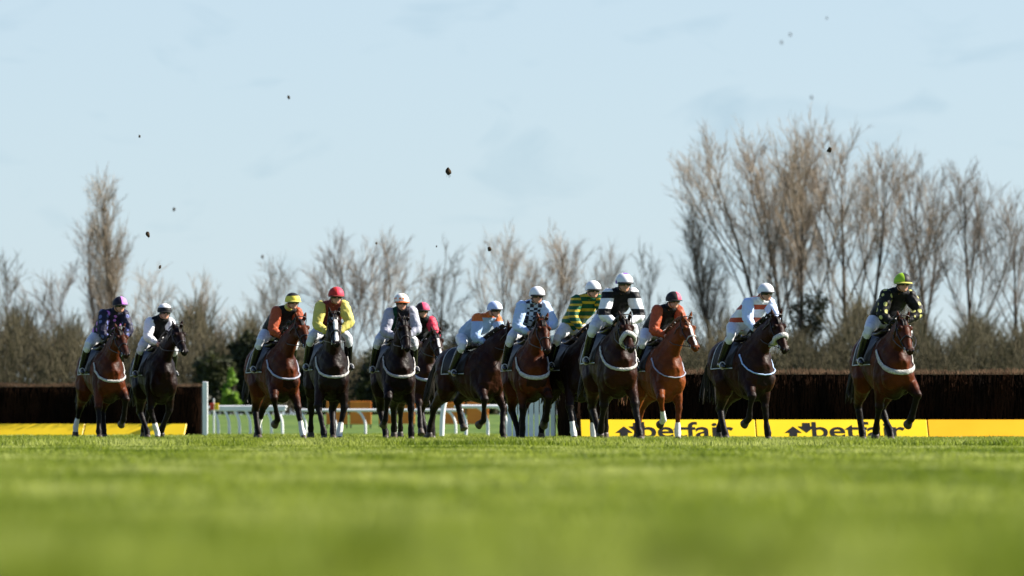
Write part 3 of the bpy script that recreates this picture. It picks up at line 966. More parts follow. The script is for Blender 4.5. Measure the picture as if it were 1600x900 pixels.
def interp(pts, k):
    P = []
    pts = [Vector(p) for p in pts]
    for i in range(len(pts) - 1):
        for j in range(k):
            P.append(pts[i].lerp(pts[i + 1], j / k))
    P.append(pts[-1])
    return P

def ellblade(c, sx, sy, sz):
    return c

def build_pair(cfg):
    yaw = R(cfg['yaw'])
    d = cfg['d']
    s, c = math.sin(yaw), math.cos(yaw)
    Xc = (cfg['chest'] - 800) * d / F
    x0 = Xc - .78 * s
    y0 = d + .78 * c
    z0 = gz(x0, y0) - 0.015
    rz = yaw - math.pi / 2
    def local_y(px, hx):
        hy = 0
        for _ in range(5):
            Y = y0 - hx * c + hy * s
            hy = ((px - 800) / F * Y - x0 - hx * s) / c
        return hy
    hs = cfg.get('scale', 1.0)
    horse = empty('racehorse', (x0, y0, z0), rz)
    tag(horse, cfg['hlabel'], 'horse', HG)
    hz = cfg.get('poll', 1.86) + .02
    hy = max(-.34, min(.34, local_y(cfg['head'], 1.12)))
    px_ = 1.0 + cfg.get('neckx', 0.0)
    rh_ = random.Random(cfg['seed'] * 31)
    hz += rh_.uniform(-.035, .045)
    pitch = R(cfg.get('pitch', 46) + rh_.uniform(-7, 7))
    poll = Vector((px_, hy * .85, hz))
    hyaw = R(cfg.get('hyaw', 0)) + hy * 0.5
    hd = Vector((math.cos(pitch) * math.cos(hyaw), math.cos(pitch) * math.sin(hyaw), -math.sin(pitch)))
    hside = Vector((-math.sin(hyaw), math.cos(hyaw), 0))
    hup = hside.cross(hd) * -1  # forehead direction
    if hup.z < 0: hup = -hup
    mb = MB()
    # trunk
    mb.loft([(-.86, 0, 1.20), (-.72, 0, 1.24), (-.5, 0, 1.25), (-.2, 0, 1.20), (.1, 0, 1.13), (.36, 0, 1.12), (.58, 0, 1.09), (.74, 0, 1.05)],
            [(.13, .18), (.25, .31), (.29, .35), (.27, .34), (.28, .41), (.27, .47), (.24, .46), (.17, .33)], n=20)
    # chest muscles
    for sg in (-1, 1):
        mb.ball((.68, sg * .115, 1.0), (.15, .125, .22))
        mb.ball((.45, sg * .16, 1.12), (.21, .10, .30))
        mb.ball((-.52, sg * .16, 1.22), (.25, .14, .28))
    # neck
    nk1 = Vector((.40, 0, 1.30)); nk2 = Vector((.64, hy * .18, 1.30 + (hz - 1.30) * .38)); nk3 = Vector((.84, hy * .5, 1.30 + (hz - 1.3) * .72))
    mb.loft([nk1, nk2, nk3, poll + Vector((-.03, 0, -.06))], [(.17, .33), (.125, .25), (.09, .18), (.072, .125)], n=16)
    # head
    L = .60
    st = [(-.03, -.02, .075, .08), (.06, -.035, .095, .125), (.17, -.045, .10, .145), (.28, -.03, .08, .115), (.40, -.02, .058, .085), (.50, -.015, .056, .072), (.575, -.02, .052, .058)]
    mb.loft([poll + hd * u + hup * v for u, v, a, b in st], [(a, b) for u, v, a, b in st], n=14, side=hside)
    # jowls, brow, nostril bulges
    for sg in (-1, 1):
        mb.ball(poll + hd * .17 - hup * .09 + hside * sg * .055, (.085, .05, .085))
        mb.ball(poll + hd * .16 + hup * .055 + hside * sg * .075, .04)
        mb.ball(poll + hd * .55 + hup * .01 + hside * sg * .035, .036)
        # ears
        eb = poll - hd * .005 + hside * sg * .055 + hup * .05
        et = eb + Vector((0, 0, .15)) + hside * sg * .035 + hd * cfg.get('ear', .02)
        mb.loft([eb, eb.lerp(et, .4), eb.lerp(et, .8), et], [(.028, .022), (.034, .024), (.02, .016), (.008, .008)], n=8, side=hside)
    # legs
    hooves = []
    fr = cfg.get('front', ('stand', 'fold')); hn = cfg.get('hind', ('push', 'under'))
    # index 0 = photo-left = horse's right (y negative)
    for sg in (-1, 1):   # heavy shoulder and forearm muscle
        mb.ball((.50, sg * .165, .98), (.15, .095, .26))
    rl = random.Random(cfg['seed'] * 7 + 1)
    for sg, key in ((-1, fr[0]), (1, fr[1])):
        e, k, f, h = FRONT[key]
        y = sg * .155
        out = .07 if key in ('fold', 'land') else .01
        yk = y + sg * (out + rl.uniform(-.02, .03)); yf = y * .9 + sg * (out * .7 + rl.uniform(-.07, .06))
        sh = Vector((.46, y * .9, 1.18))
        E = Vector((e[0], y, e[1])); K = Vector((k[0], yk, k[1])); Ft = Vector((f[0], yf, f[1])); H = Vector((h[0], yf, h[1]))
        mb.loft([sh, E, E.lerp(K, .5), K + (E - K) * .12, K, K.lerp(Ft, .15), K.lerp(Ft, .55), Ft + (K - Ft) * .1, Ft, Ft.lerp(H, .55)],
                [(.13, .19), (.125, .155), (.092, .105), (.064, .070), (.068, .072), (.050, .055), (.042, .048), (.048, .055), (.054, .060), (.045, .050)], n=10, sub=2)
        hooves.append((Ft, H))
    for sg, key in ((-1, hn[0]), (1, hn[1])):
        e, k, f, h = HIND[key]
        y = sg * .165
        hp = Vector((-.56, y * .9, 1.20))
        E = Vector((e[0], y * 1.05, e[1])); yh = y * .8 + rl.uniform(-.06, .06); K = Vector((k[0], y * .85, k[1])); Ft = Vector((f[0], yh, f[1])); H = Vector((h[0], yh, h[1]))
        mb.loft([hp, E, E.lerp(K, .45), K + (E - K) * .12, K, K.lerp(Ft, .15), K.lerp(Ft, .55), Ft + (K - Ft) * .1, Ft, Ft.lerp(H, .55)],
                [(.17, .27), (.155, .20), (.105, .13), (.066, .080), (.068, .088), (.055, .063), (.045, .052), (.049, .058), (.056, .062), (.046, .050)], n=10, sub=2)
        hooves.append((Ft, H))
    body = mb.remeshed('body', cfg['coat'], horse, voxel=.014, it=4, fac=.5, wrinkle=.011, wscale=6)
    me = body.data
    # coat markings as point attributes
    nv = len(me.vertices)
    wh = np.zeros(nv); pt = np.zeros(nv)
    socks = cfg.get('socks', [])
    blaze = cfg.get('blaze', 0)
    lowz = cfg.get('points', .62)
    for v in me.vertices:
        p = v.co
        q = p - poll
        u = q.dot(hd)
        if -.05 < u < .70 and abs(q.dot(hside)) < .2 and p.x > .8:
            if u > .48 and lowz > 0: pt[v.index] = min(1, (u - .48) / .08) * .8
            if blaze and q.dot(hup) > -.02:
                w = blaze * (.9 if u < .2 else .6)
                if .06 < u < .54 and abs(q.dot(hside)) < w * (1 + .25 * math.sin(u * 30)): wh[v.index] = 1
        if p.z < 1.0 and p.x < .95 or p.z < .9:
            # distance along lower leg
            best = 9; bi = 0
            for i, (Ft, H) in enumerate(hooves):
                dd_ = (p - Ft).length
                if dd_ < best: best, bi = dd_, i
            if lowz > 0:
                kneez = lowz
                pt[v.index] = max(pt[v.index], max(0, min(1, (.52 - best) / .16)))
            if bi in socks and best < .17: wh[v.index] = 1
    for nm, arr in (('white', wh), ('points', pt)):
        at = me.attributes.new(nm, 'FLOAT', 'POINT'); at.data.foreach_set('value', arr.astype(np.float32))
    bvh = BVHTree.FromPolygons([v.co.copy() for v in me.vertices], [tuple(p.vertices) for p in me.polygons])
    # hooves
    for Ft, H in hooves:
        dr = (H - Ft).normalized()
        m_ = MB()
        a = Ft + (H - Ft) * .5
        tip = H + dr * .012
        fw = Vector((1, 0, 0))
        m_.loft([a, a.lerp(tip, .5), tip], [(.048, .052), (.056, .064), (.064, .074)], n=12, sub=2, cap=.15)
        m_.build('hoof', M['hoof'], horse)
    # eyes, nostrils
    for sg in (-1, 1):
        m_ = MB(); m_.ball(poll + hd * .165 + hup * .04 + hside * sg * .093, .021); m_.build('eye', M['eye'], horse)
        m_ = MB(); pN = snap_path(bvh, [poll + hd * .59 + hup * .03 + hside * sg * .045], .0)[0]
        m_.ball(pN, (.014, .014, .02)); m_.build('nostril', M['eye'], horse)
    # mane: tufts lying along the crest
    hair = cfg.get('hair', M['hair'])
    rnd = random.Random(cfg['seed'])
    m_ = MB()
    crest = interp([nk1 + Vector((.0, 0, .31)), nk2 + Vector((-.14, 0, .22)), nk3 + Vector((-.12, 0, .14)), poll + Vector((-.06, 0, .06))], 9)
    for cp in crest:
        b_ = snap_path(bvh, [cp], .004)[0]
        sg = rnd.choice((-1, 1)) * .03
        m_.loft([b_ + Vector((0, 0, .01)), b_ + Vector((-.03, sg, .05)), b_ + Vector((-.08, sg * 2.4, .02 - rnd.random() * .05))], [(.012, .03), (.012, .026), (.004, .01)], n=5, sub=2)
    m_.build('mane', hair, horse)
    m_ = MB()
    # forelock
    for i in range(5):
        b_ = poll + hup * .07 + hside * rnd.uniform(-.03, .03)
        m_.loft([b_, b_ + hup * .03 + hd * .08, b_ + hd * .15 + hup * .012], [.012, .012, .004], n=5, sub=2)
    m_.build('forelock', hair, horse)
    # tail
    m_ = MB()
    for i in range(16):
        a = rnd.uniform(-.04, .04); sw = rnd.uniform(-.12, .12) + cfg.get('tail', 0.0)
        m_.loft([(-.88, a * .3, 1.38), (-1.02, a, 1.38), (-1.16 - rnd.random() * .06, a + sw * .4, 1.16), (-1.20 - rnd.random() * .12, a + sw, .84), (-1.2 - rnd.random() * .16, a + sw * 1.3, .60 + rnd.random() * .12)],
                [.022, .03, .028, .02, .005], n=6, sub=2)
    m_.build('tail', hair, horse)
    # saddle cloth + saddle
    def shell(name, xr, wmax, off, mat, zlo, parent):
        V = []; Fc = []
        nx, na = 9, 15
        for i in range(nx):
            x = xr[0] + (xr[1] - xr[0]) * i / (nx - 1)
            for j in range(na):
                a = -wmax + 2 * wmax * j / (na - 1)
                o_ = Vector((x, 0, 1.20)); dv = Vector((0, math.sin(a), math.cos(a)))
                far = o_ + dv * 1.2
                hit = bvh.ray_cast(far, -dv, 1.3)
                p = hit[0] if hit[0] else o_ + dv * .35
                V.append(p + dv * off)
        for i in range(nx - 1):
            for j in range(na - 1):
                a = i * na + j
                Fc.append((a, a + 1, a + na + 1, a + na))
        o_ = mesh_obj(name, V, Fc, mat, parent, True)
        sm = o_.modifiers.new('thickness', 'SOLIDIFY'); sm.thickness = .012; sm.offset = 1
        return o_, V, na, nx
    sc, SV, na, nx = shell('saddle_cloth', (-.42, .26), 1.75, .008, cfg.get('clothmat', M['ink']), .9, horse)
    m_ = MB()
    edge = [SV[i * na] for i in range(nx)] 
    m_.tube([SV[j] + Vector((0, 0, 0)) for j in range(na)], .008, n=5, sub=1)
    m_.tube(edge, .008, n=5, sub=1); m_.tube([SV[i * na + na - 1] for i in range(nx)], .008, n=5, sub=1)
    m_.build('piping', M['breeches'], sc)
    m_ = MB()
    top = snap_path(bvh, [(-.28, 0, 1.7), (-.1, 0, 1.7), (.12, 0, 1.7)], .04)
    m_.loft([top[0] + Vector((0, 0, .05)), top[1], top[2] + Vector((0, 0, .03))], [(.13, .03), (.11, .035), (.07, .04)], n=12)
    sad = m_.build('saddle', M['leather'], horse)
    # breast girth
    if cfg.get('girth', True):
        zc = cfg.get('girthz', 1.03) + random.Random(cfg['seed']).uniform(-.03, .04)
        raw = interp([(.46, -.36, zc + .36), (.54, -.33, zc + .25), (.64, -.27, zc + .14), (.80, -.16, zc + .04), (.90, 0, zc), (.80, .16, zc + .04), (.64, .27, zc + .14), (.54, .33, zc + .25), (.46, .36, zc + .36)], 5)
        P = snap_path(bvh, raw, .012)
        gwid = .024 * cfg.get('girthw', 1) * rnd.uniform(.65, 1.2)
        m_ = MB(); m_.loft(P, [(gwid, .014)] * len(P), n=8, sub=1, side=Vector((0, 0, 1)))
        m_.build('breast_girth', cfg.get('girthmat', M['fleece']), horse)
    # bridle: cheek straps, browband, noseband
    def ring_at(u, r, off, n=14):
        P = []
        for k in range(n):
            a = 2 * math.pi * k / n
            P.append(poll + hd * u - hup * .03 + hside * math.cos(a) * .2 + hup * math.sin(a) * .22)
        return snap_path(bvh, P + [P[0]], off)
    m_ = MB()
    m_.loft(ring_at(.035, 0, .008), [(.010, .006)] * 15, n=6, sub=1, side=hd)
    for sg in (-1, 1):
        P = snap_path(bvh, interp([poll + hside * sg * .13 + hd * .02, poll + hd * .25 + hside * sg * .13 - hup * .03, poll + hd * .50 + hside * sg * .1 - hup * .03], 4), .008)
        m_.loft(P, [(.010, .006)] * len(P), n=6, sub=1)
    m_.build('bridle', M['leather'], horse)
    nb = cfg.get('noseband', 'leather')
    m_ = MB()
    if nb == 'fleece':
        m_.loft(ring_at(.35, 0, .018), [(.042, .032)] * 15, n=8, sub=1, side=hd)
        m_.build('sheepskin_noseband', M['fleece'], horse)
    else:
        m_.loft(ring_at(.36, 0, .008), [(.014, .007)] * 15, n=6, sub=1, side=hd)
        m_.build('noseband', M['leather'] if nb == 'leather' else M['fleece'], horse)
    bits = []
    for sg in (-1, 1):
        b_ = snap_path(bvh, [poll + hd * .5 - hup * .05 + hside * sg * .12], .012)[0]
        bits.append(b_)
        m_ = MB()
        P = [b_ + hd * math.cos(a) * .03 + hup * math.sin(a) * .03 for a in np.linspace(0, 2 * math.pi, 11)]
        m_.loft(P, [.005] * 11, n=5, sub=1, side=hside)
        m_.build('bit_ring', M['metal'], horse)

    # ---------------------------------------------------------------- rider
    man = empty('person', (x0, y0, z0), rz)
    tag(man, cfg['plabel'], 'person', PG)
    topz = HC + (HY - cfg['cap_y']) * (y0 - .45 * c) / F - z0
    dz = topz - 2.48
    ry = max(-.22, min(.22, local_y(cfg['cap'], .42)))
    rr_ = random.Random(cfg['seed'] * 13 + 5)
    sh_y = ry * .8 + rr_.uniform(-.03, .03); sh_z = dz * .85
    tilt = cfg.get('tilt', 0)
    J = {}
    J['pel'] = Vector((-.21, ry * .25, 1.82 + dz * .4))
    J['head'] = Vector((.44, ry, 2.325 + dz))
    J['neck'] = Vector((.30, sh_y, 2.225 + dz))
    J['chest'] = Vector((.10, sh_y * .8, 2.07 + sh_z))
    J['waist'] = J['pel'].lerp(J['chest'], .5) + Vector((0, 0, .03))
    for sg, n_ in ((-1, 'r'), (1, 'l')):
        J['hip' + n_] = J['pel'] + Vector((.02, sg * .10, -.03))
        J['knee' + n_] = Vector((.24, sg * .285, 1.66 + dz * .3))
        J['ank' + n_] = Vector((-.03, sg * .335, 1.26 + dz * .3))
        J['toe' + n_] = J['ank' + n_] + Vector((.17, sg * .03, -.08))
        J['sh' + n_] = J['neck'] + Vector((-.04, sg * .175, -.055 + rr_.uniform(-.025, .02)))
        flare = cfg.get('elbow', (.0, .0))[0 if sg < 0 else 1] + rr_.uniform(-.03, .08)
        J['el' + n_] = J['neck'] + Vector((.05, sg * (.225 + flare * .6), -.34 + rr_.uniform(-.03, .05)))
        J['wr' + n_] = Vector((.46, sg * .085 + sh_y * .25, 1.735 + dz * .3))
        J['wr' + n_] = J['wr' + n_].lerp(J['neck'] + Vector((.22, sg * .1, -.46)), .4)
    head = J['head']
    def Hd(x, y, z):  # head-frame offset, face forward slightly down
        return head + Vector((x, y, z))
    bm_ = MB()
    bm_.loft([J['pel'] - Vector((.08, 0, .02)), J['waist'], J['chest'], J['neck'] + Vector((-.04, 0, -.02))], [(.15, .12), (.125, .10), (.155, .115), (.10, .08)], n=14)
    bm_.loft([J['neck'] - Vector((.03, 0, .04)), J['neck'].lerp(head, .5), head - Vector((.01, 0, .03))], [.06, .055, .055], n=10)
    bm_.ball(Hd(-.01, 0, .02), (.102, .086, .11))
    bm_.ball(Hd(.035, 0, -.055), (.066, .062, .066))      # jaw
    bm_.ball(Hd(.078, 0, -.095), (.022, .026, .02))     # chin
    bm_.loft([Hd(.082, 0, .02), Hd(.10, 0, -.015), Hd(.108, 0, -.03)], [.010, .013, .017], n=8)  # nose
    bm_.ball(Hd(.088, 0, -.063), (.012, .024, .009))    # lips
    bm_.ball(Hd(.072, 0, .033), (.02, .055, .012))      # brow
    for sg in (-1, 1):
        bm_.ball(Hd(-.01, sg * .078, -.01), (.02, .012, .032))  # ears
        bm_.ball(Hd(.06, sg * .04, -.02), (.02, .02, .02))
    for sg, n_ in ((-1, 'r'), (1, 'l')):
        S_, E_, Wr = J['sh' + n_], J['el' + n_], J['wr' + n_]
        bm_.loft([S_, S_.lerp(E_, .5), E_, E_.lerp(Wr, .4), Wr], [.058, .05, .042, .04, .028], n=10)
        hp, kn, an, to = J['hip' + n_], J['knee' + n_], J['ank' + n_], J['toe' + n_]
        bm_.loft([hp, hp.lerp(kn, .5), kn, kn.lerp(an, .35), an], [.095, .08, .056, .056, .038], n=10)
        bm_.loft([an - Vector((.05, 0, .03)), an.lerp(to, .5) - Vector((0, 0, .02)), to], [.035, .04, .03], n=8)
        # hand closed on the reins
        fd = (Vector((.9, -sg * .15, -.35))).normalized()
        inn = Vector((0, -sg, 0)); upv = Vector((.3, 0, .95)).normalized()
        bm_.loft([Wr, Wr + fd * .045, Wr + fd * .085], [(.022, .030), (.020, .040), (.018, .038)], n=8, side=inn)
        for i, ln in enumerate((.9, 1.0, .95, .78)):
            k0 = Wr + fd * .085 + upv * (.030 - .0205 * i)
            k1 = k0 + (fd * .55 + inn * .6).normalized() * .034 * ln
            k2 = k1 + (inn * .75 - fd * .65).normalized() * .026 * ln
            k3 = k2 - fd * .018 * ln
            bm_.loft([k0, k1, k2, k3], [.0095, .0092, .0085, .007], n=6, sub=1)
        t0_ = Wr + fd * .035 + upv * .032
        t1_ = t0_ + (fd * .7 + upv * .4 + inn * .5).normalized() * .034
        bm_.loft([t0_, t1_, t1_ + (fd * .8 + inn * .5).normalized() * .028], [.012, .0105, .0085], n=6, sub=1)
    bm_.remeshed('body', M['skin'], man, voxel=.0085, it=2, fac=.4)
    # silks
    jk = MB()
    jk.loft([J['pel'] + Vector((.02, 0, .02)), J['waist'], J['chest'], J['neck'] + Vector((-.045, 0, -.025))], [(.185, .15), (.185, .155), (.215, .165), (.15, .105)], n=16)
    jk.loft([J['shr'], J['neck'] + Vector((-.03, 0, -.02)), J['shl']], [.075, .085, .075], n=12, side=Vector((1, 0, 0)))
    jk.remeshed('jacket', cfg['jacket'], man, voxel=.013, it=3, wrinkle=.010, wscale=13)
    cm = MB()
    cm.loft([J['neck'].lerp(head, .12), J['neck'].lerp(head, .38)], [.072, .068], n=14, sub=1, cap=.2)
    cm.build('collar', cfg.get('collar', cfg['jacket']), man)
    for sg, n_ in ((-1, 'r'), (1, 'l')):
        S_, E_, Wr = J['sh' + n_], J['el' + n_], J['wr' + n_]
        sl = MB()
        sl.loft([S_ + (S_ - E_) * .08, S_.lerp(E_, .45), E_, E_.lerp(Wr, .4), E_.lerp(Wr, .92)], [.098, .096, .080, .070, .046], n=12)
        sl.remeshed('sleeve', cfg['sleeve'], man, voxel=.012, it=3, wrinkle=.010, wscale=17)
    br = MB()
    br.loft([J['pel'] - Vector((.10, 0, .03)), J['pel'] + Vector((.06, 0, .0))], [(.15, .12), (.15, .12)], n=14, sub=1)
    for n_ in 'rl':
        hp, kn, an = J['hip' + n_], J['knee' + n_], J['ank' + n_]
        br.loft([hp, hp.lerp(kn, .5), kn, kn.lerp(an, .35)], [.115, .098, .070, .062], n=12)
    br.remeshed('breeches', M['breeches'], man, voxel=.013, it=3, wrinkle=.007, wscale=15)
    for sg, n_ in ((-1, 'r'), (1, 'l')):
        kn, an, to = J['knee' + n_], J['ank' + n_], J['toe' + n_]
        bt = MB()
        bt.loft([kn.lerp(an, .06), kn.lerp(an, .4), an], [.068, .070, .050], n=12)
        bt.loft([an - Vector((.07, 0, .045)), an.lerp(to, .45) - Vector((0, 0, .02)), to + Vector((.03, 0, 0))], [(.036, .04), (.042, .042), (.036, .028)], n=10)
        bt.remeshed('boot', M['boot'], man, voxel=.012, it=2)
        # stirrup and its strap belong to the horse's saddle
        st = MB()
        c_ = an.lerp(to, .6) - Vector((0, 0, .01))
        P = [c_ + Vector((0, math.sin(a) * .045, math.cos(a) * .055)) for a in np.linspace(0, 2 * math.pi, 13)]
        st.loft(P, [.008] * 13, n=6, sub=1, side=Vector((1, 0, 0)))
        st.build('stirrup', M['metal'], horse)
    # helmet with silk cover, peak and strap
    hm = MB()
    n, m = 20, 9
    vs = []
    for i in range(m + 1):
        ph = math.pi / 2 * (1 - i / m) - R(12) * (i / m)
        for k in range(n):
            a = 2 * math.pi * k / n
            vs.append(Vector((-.012 + .145 * math.cos(ph) * math.cos(a), .124 * math.cos(ph) * math.sin(a), .028 + .128 * math.sin(ph))))
    fs = []
    for i in range(m):
        for k in range(n):
            fs.append((i * n + k, (i + 1) * n + k, (i + 1) * n + (k + 1) % n, i * n + (k + 1) % n))
    fs.append(tuple(m * n + k for k in range(n)))
    hm.add(vs, fs)
    hel = hm.build('helmet', cfg['cap_mat'], man)
    hel.location = head
    Hd = lambda x, y, z: Vector((x, y, z))
    pk = MB()
    V = []
    for i in range(9):
        a = R(-62 + 124 * i / 8)
        for r_, z_ in ((1.0, .018), (1.42, -.002)):
            V.append(Hd(-.012 + .138 * r_ * math.cos(a), .119 * (1 + (r_ - 1) * .35) * math.sin(a), z_ + .0))
    V2 = [v + Vector((0, 0, .007)) for v in V]
    fs = []
    k = len(V)
    for i in range(8):
        a = i * 2
        fs.append((a, a + 1, a + 3, a + 2)); fs.append((a + k + 2, a + k + 3, a + k + 1, a + k))
        fs.append((a + 1, a + 1 + k, a + 3 + k, a + 3)); fs.append((a, a + 2, a + 2 + k, a + k))
    pk.add(V + V2, fs)
    pk.build('peak', cfg.get('peak', M['ink']), hel)
    sp_ = MB()
    for sg in (-1, 1):
        sp_.tube([Hd(.0, sg * .088, .01), Hd(.03, sg * .075, -.06), Hd(.06, sg * .02, -.115)], .006, n=5)
    sp_.build('chin_strap', M['ink'], hel)
    Hd = lambda x, y, z: head + Vector((x, y, z))
    gg = MB()
    P = [Hd(-.012 + .112 * math.cos(a), .092 * math.sin(a), -.002) for a in np.linspace(R(-70), R(70), 9)]
    gg.loft(P, [(.026, .012)] * 9, n=8, sub=1, side=Vector((0, 0, 1)))
    gg.build('goggles', M['lens'], man)
    # reins from bit to hand
    for sg, n_, b_ in ((-1, 'r', bits[0]), (1, 'l', bits[1])):
        Wr = J['wr' + n_]
        hp_ = Wr + Vector((.09, -sg * .02, -.03))
        rn = MB(); mid = b_.lerp(hp_, .5) + Vector((0, sg * .10, -.03))
        rn.tube([b_, mid, hp_], .007, n=5)
        rn.build('rein', M['leather'], horse)
    if cfg.get('whip'):
        wp = MB(); Wr = J['wr' + cfg['whip']]
        sg = 1 if cfg['whip'] == 'l' else -1
        wp.tube([Wr + Vector((.10, -sg * .03, .05)), Wr + Vector((.02, sg * .06, -.16)), Wr + Vector((-.12, sg * .16, -.42))], [.010, .007, .005], n=6)
        o_ = wp.build('riding_whip', M['ink'], None)
        o_.location = (x0, y0, z0); o_.rotation_euler = (0, 0, rz)
        tag(o_, cfg['wlabel'], 'whip')

BAY = coat('bay_coat', (0.092, 0.020, 0.0045), (0.024, 0.006, 0.002), (0.006, 0.004, 0.003))
DBAY = coat('dark_bay_coat', (0.034, 0.009, 0.003), (0.010, 0.0035, 0.002), (0.010, 0.007, 0.006))
BLACK = coat('black_coat', (0.015, 0.005, 0.003), (0.005, 0.003, 0.002), (0.008, 0.006, 0.006))
CHEST = coat('chestnut_coat', (0.19, 0.046, 0.009), (0.07, 0.017, 0.004), (0.07, 0.02, 0.007))

k_black = cloth('silk_black', (0.005, 0.005, 0.006))
k_navy = cloth('silk_navy', (0.014, 0.014, 0.03))
k_white = cloth('silk_white', (0.74, 0.75, 0.78))
k_lblue = cloth('silk_light_blue', (0.42, 0.56, 0.80))
k_grey = cloth('silk_grey', (0.36, 0.37, 0.44))
k_orange = cloth('silk_orange', (0.55, 0.13, 0.03))
k_rust = cloth('silk_rust', (0.34, 0.07, 0.025))
k_yellow = cloth('silk_yellow', (0.56, 0.50, 0.12))
k_maroon = cloth('silk_maroon', (0.17, 0.03, 0.02))
k_red = cloth('silk_red', (0.62, 0.035, 0.045))
k_green = cloth('silk_green', (0.008, 0.07, 0.035))

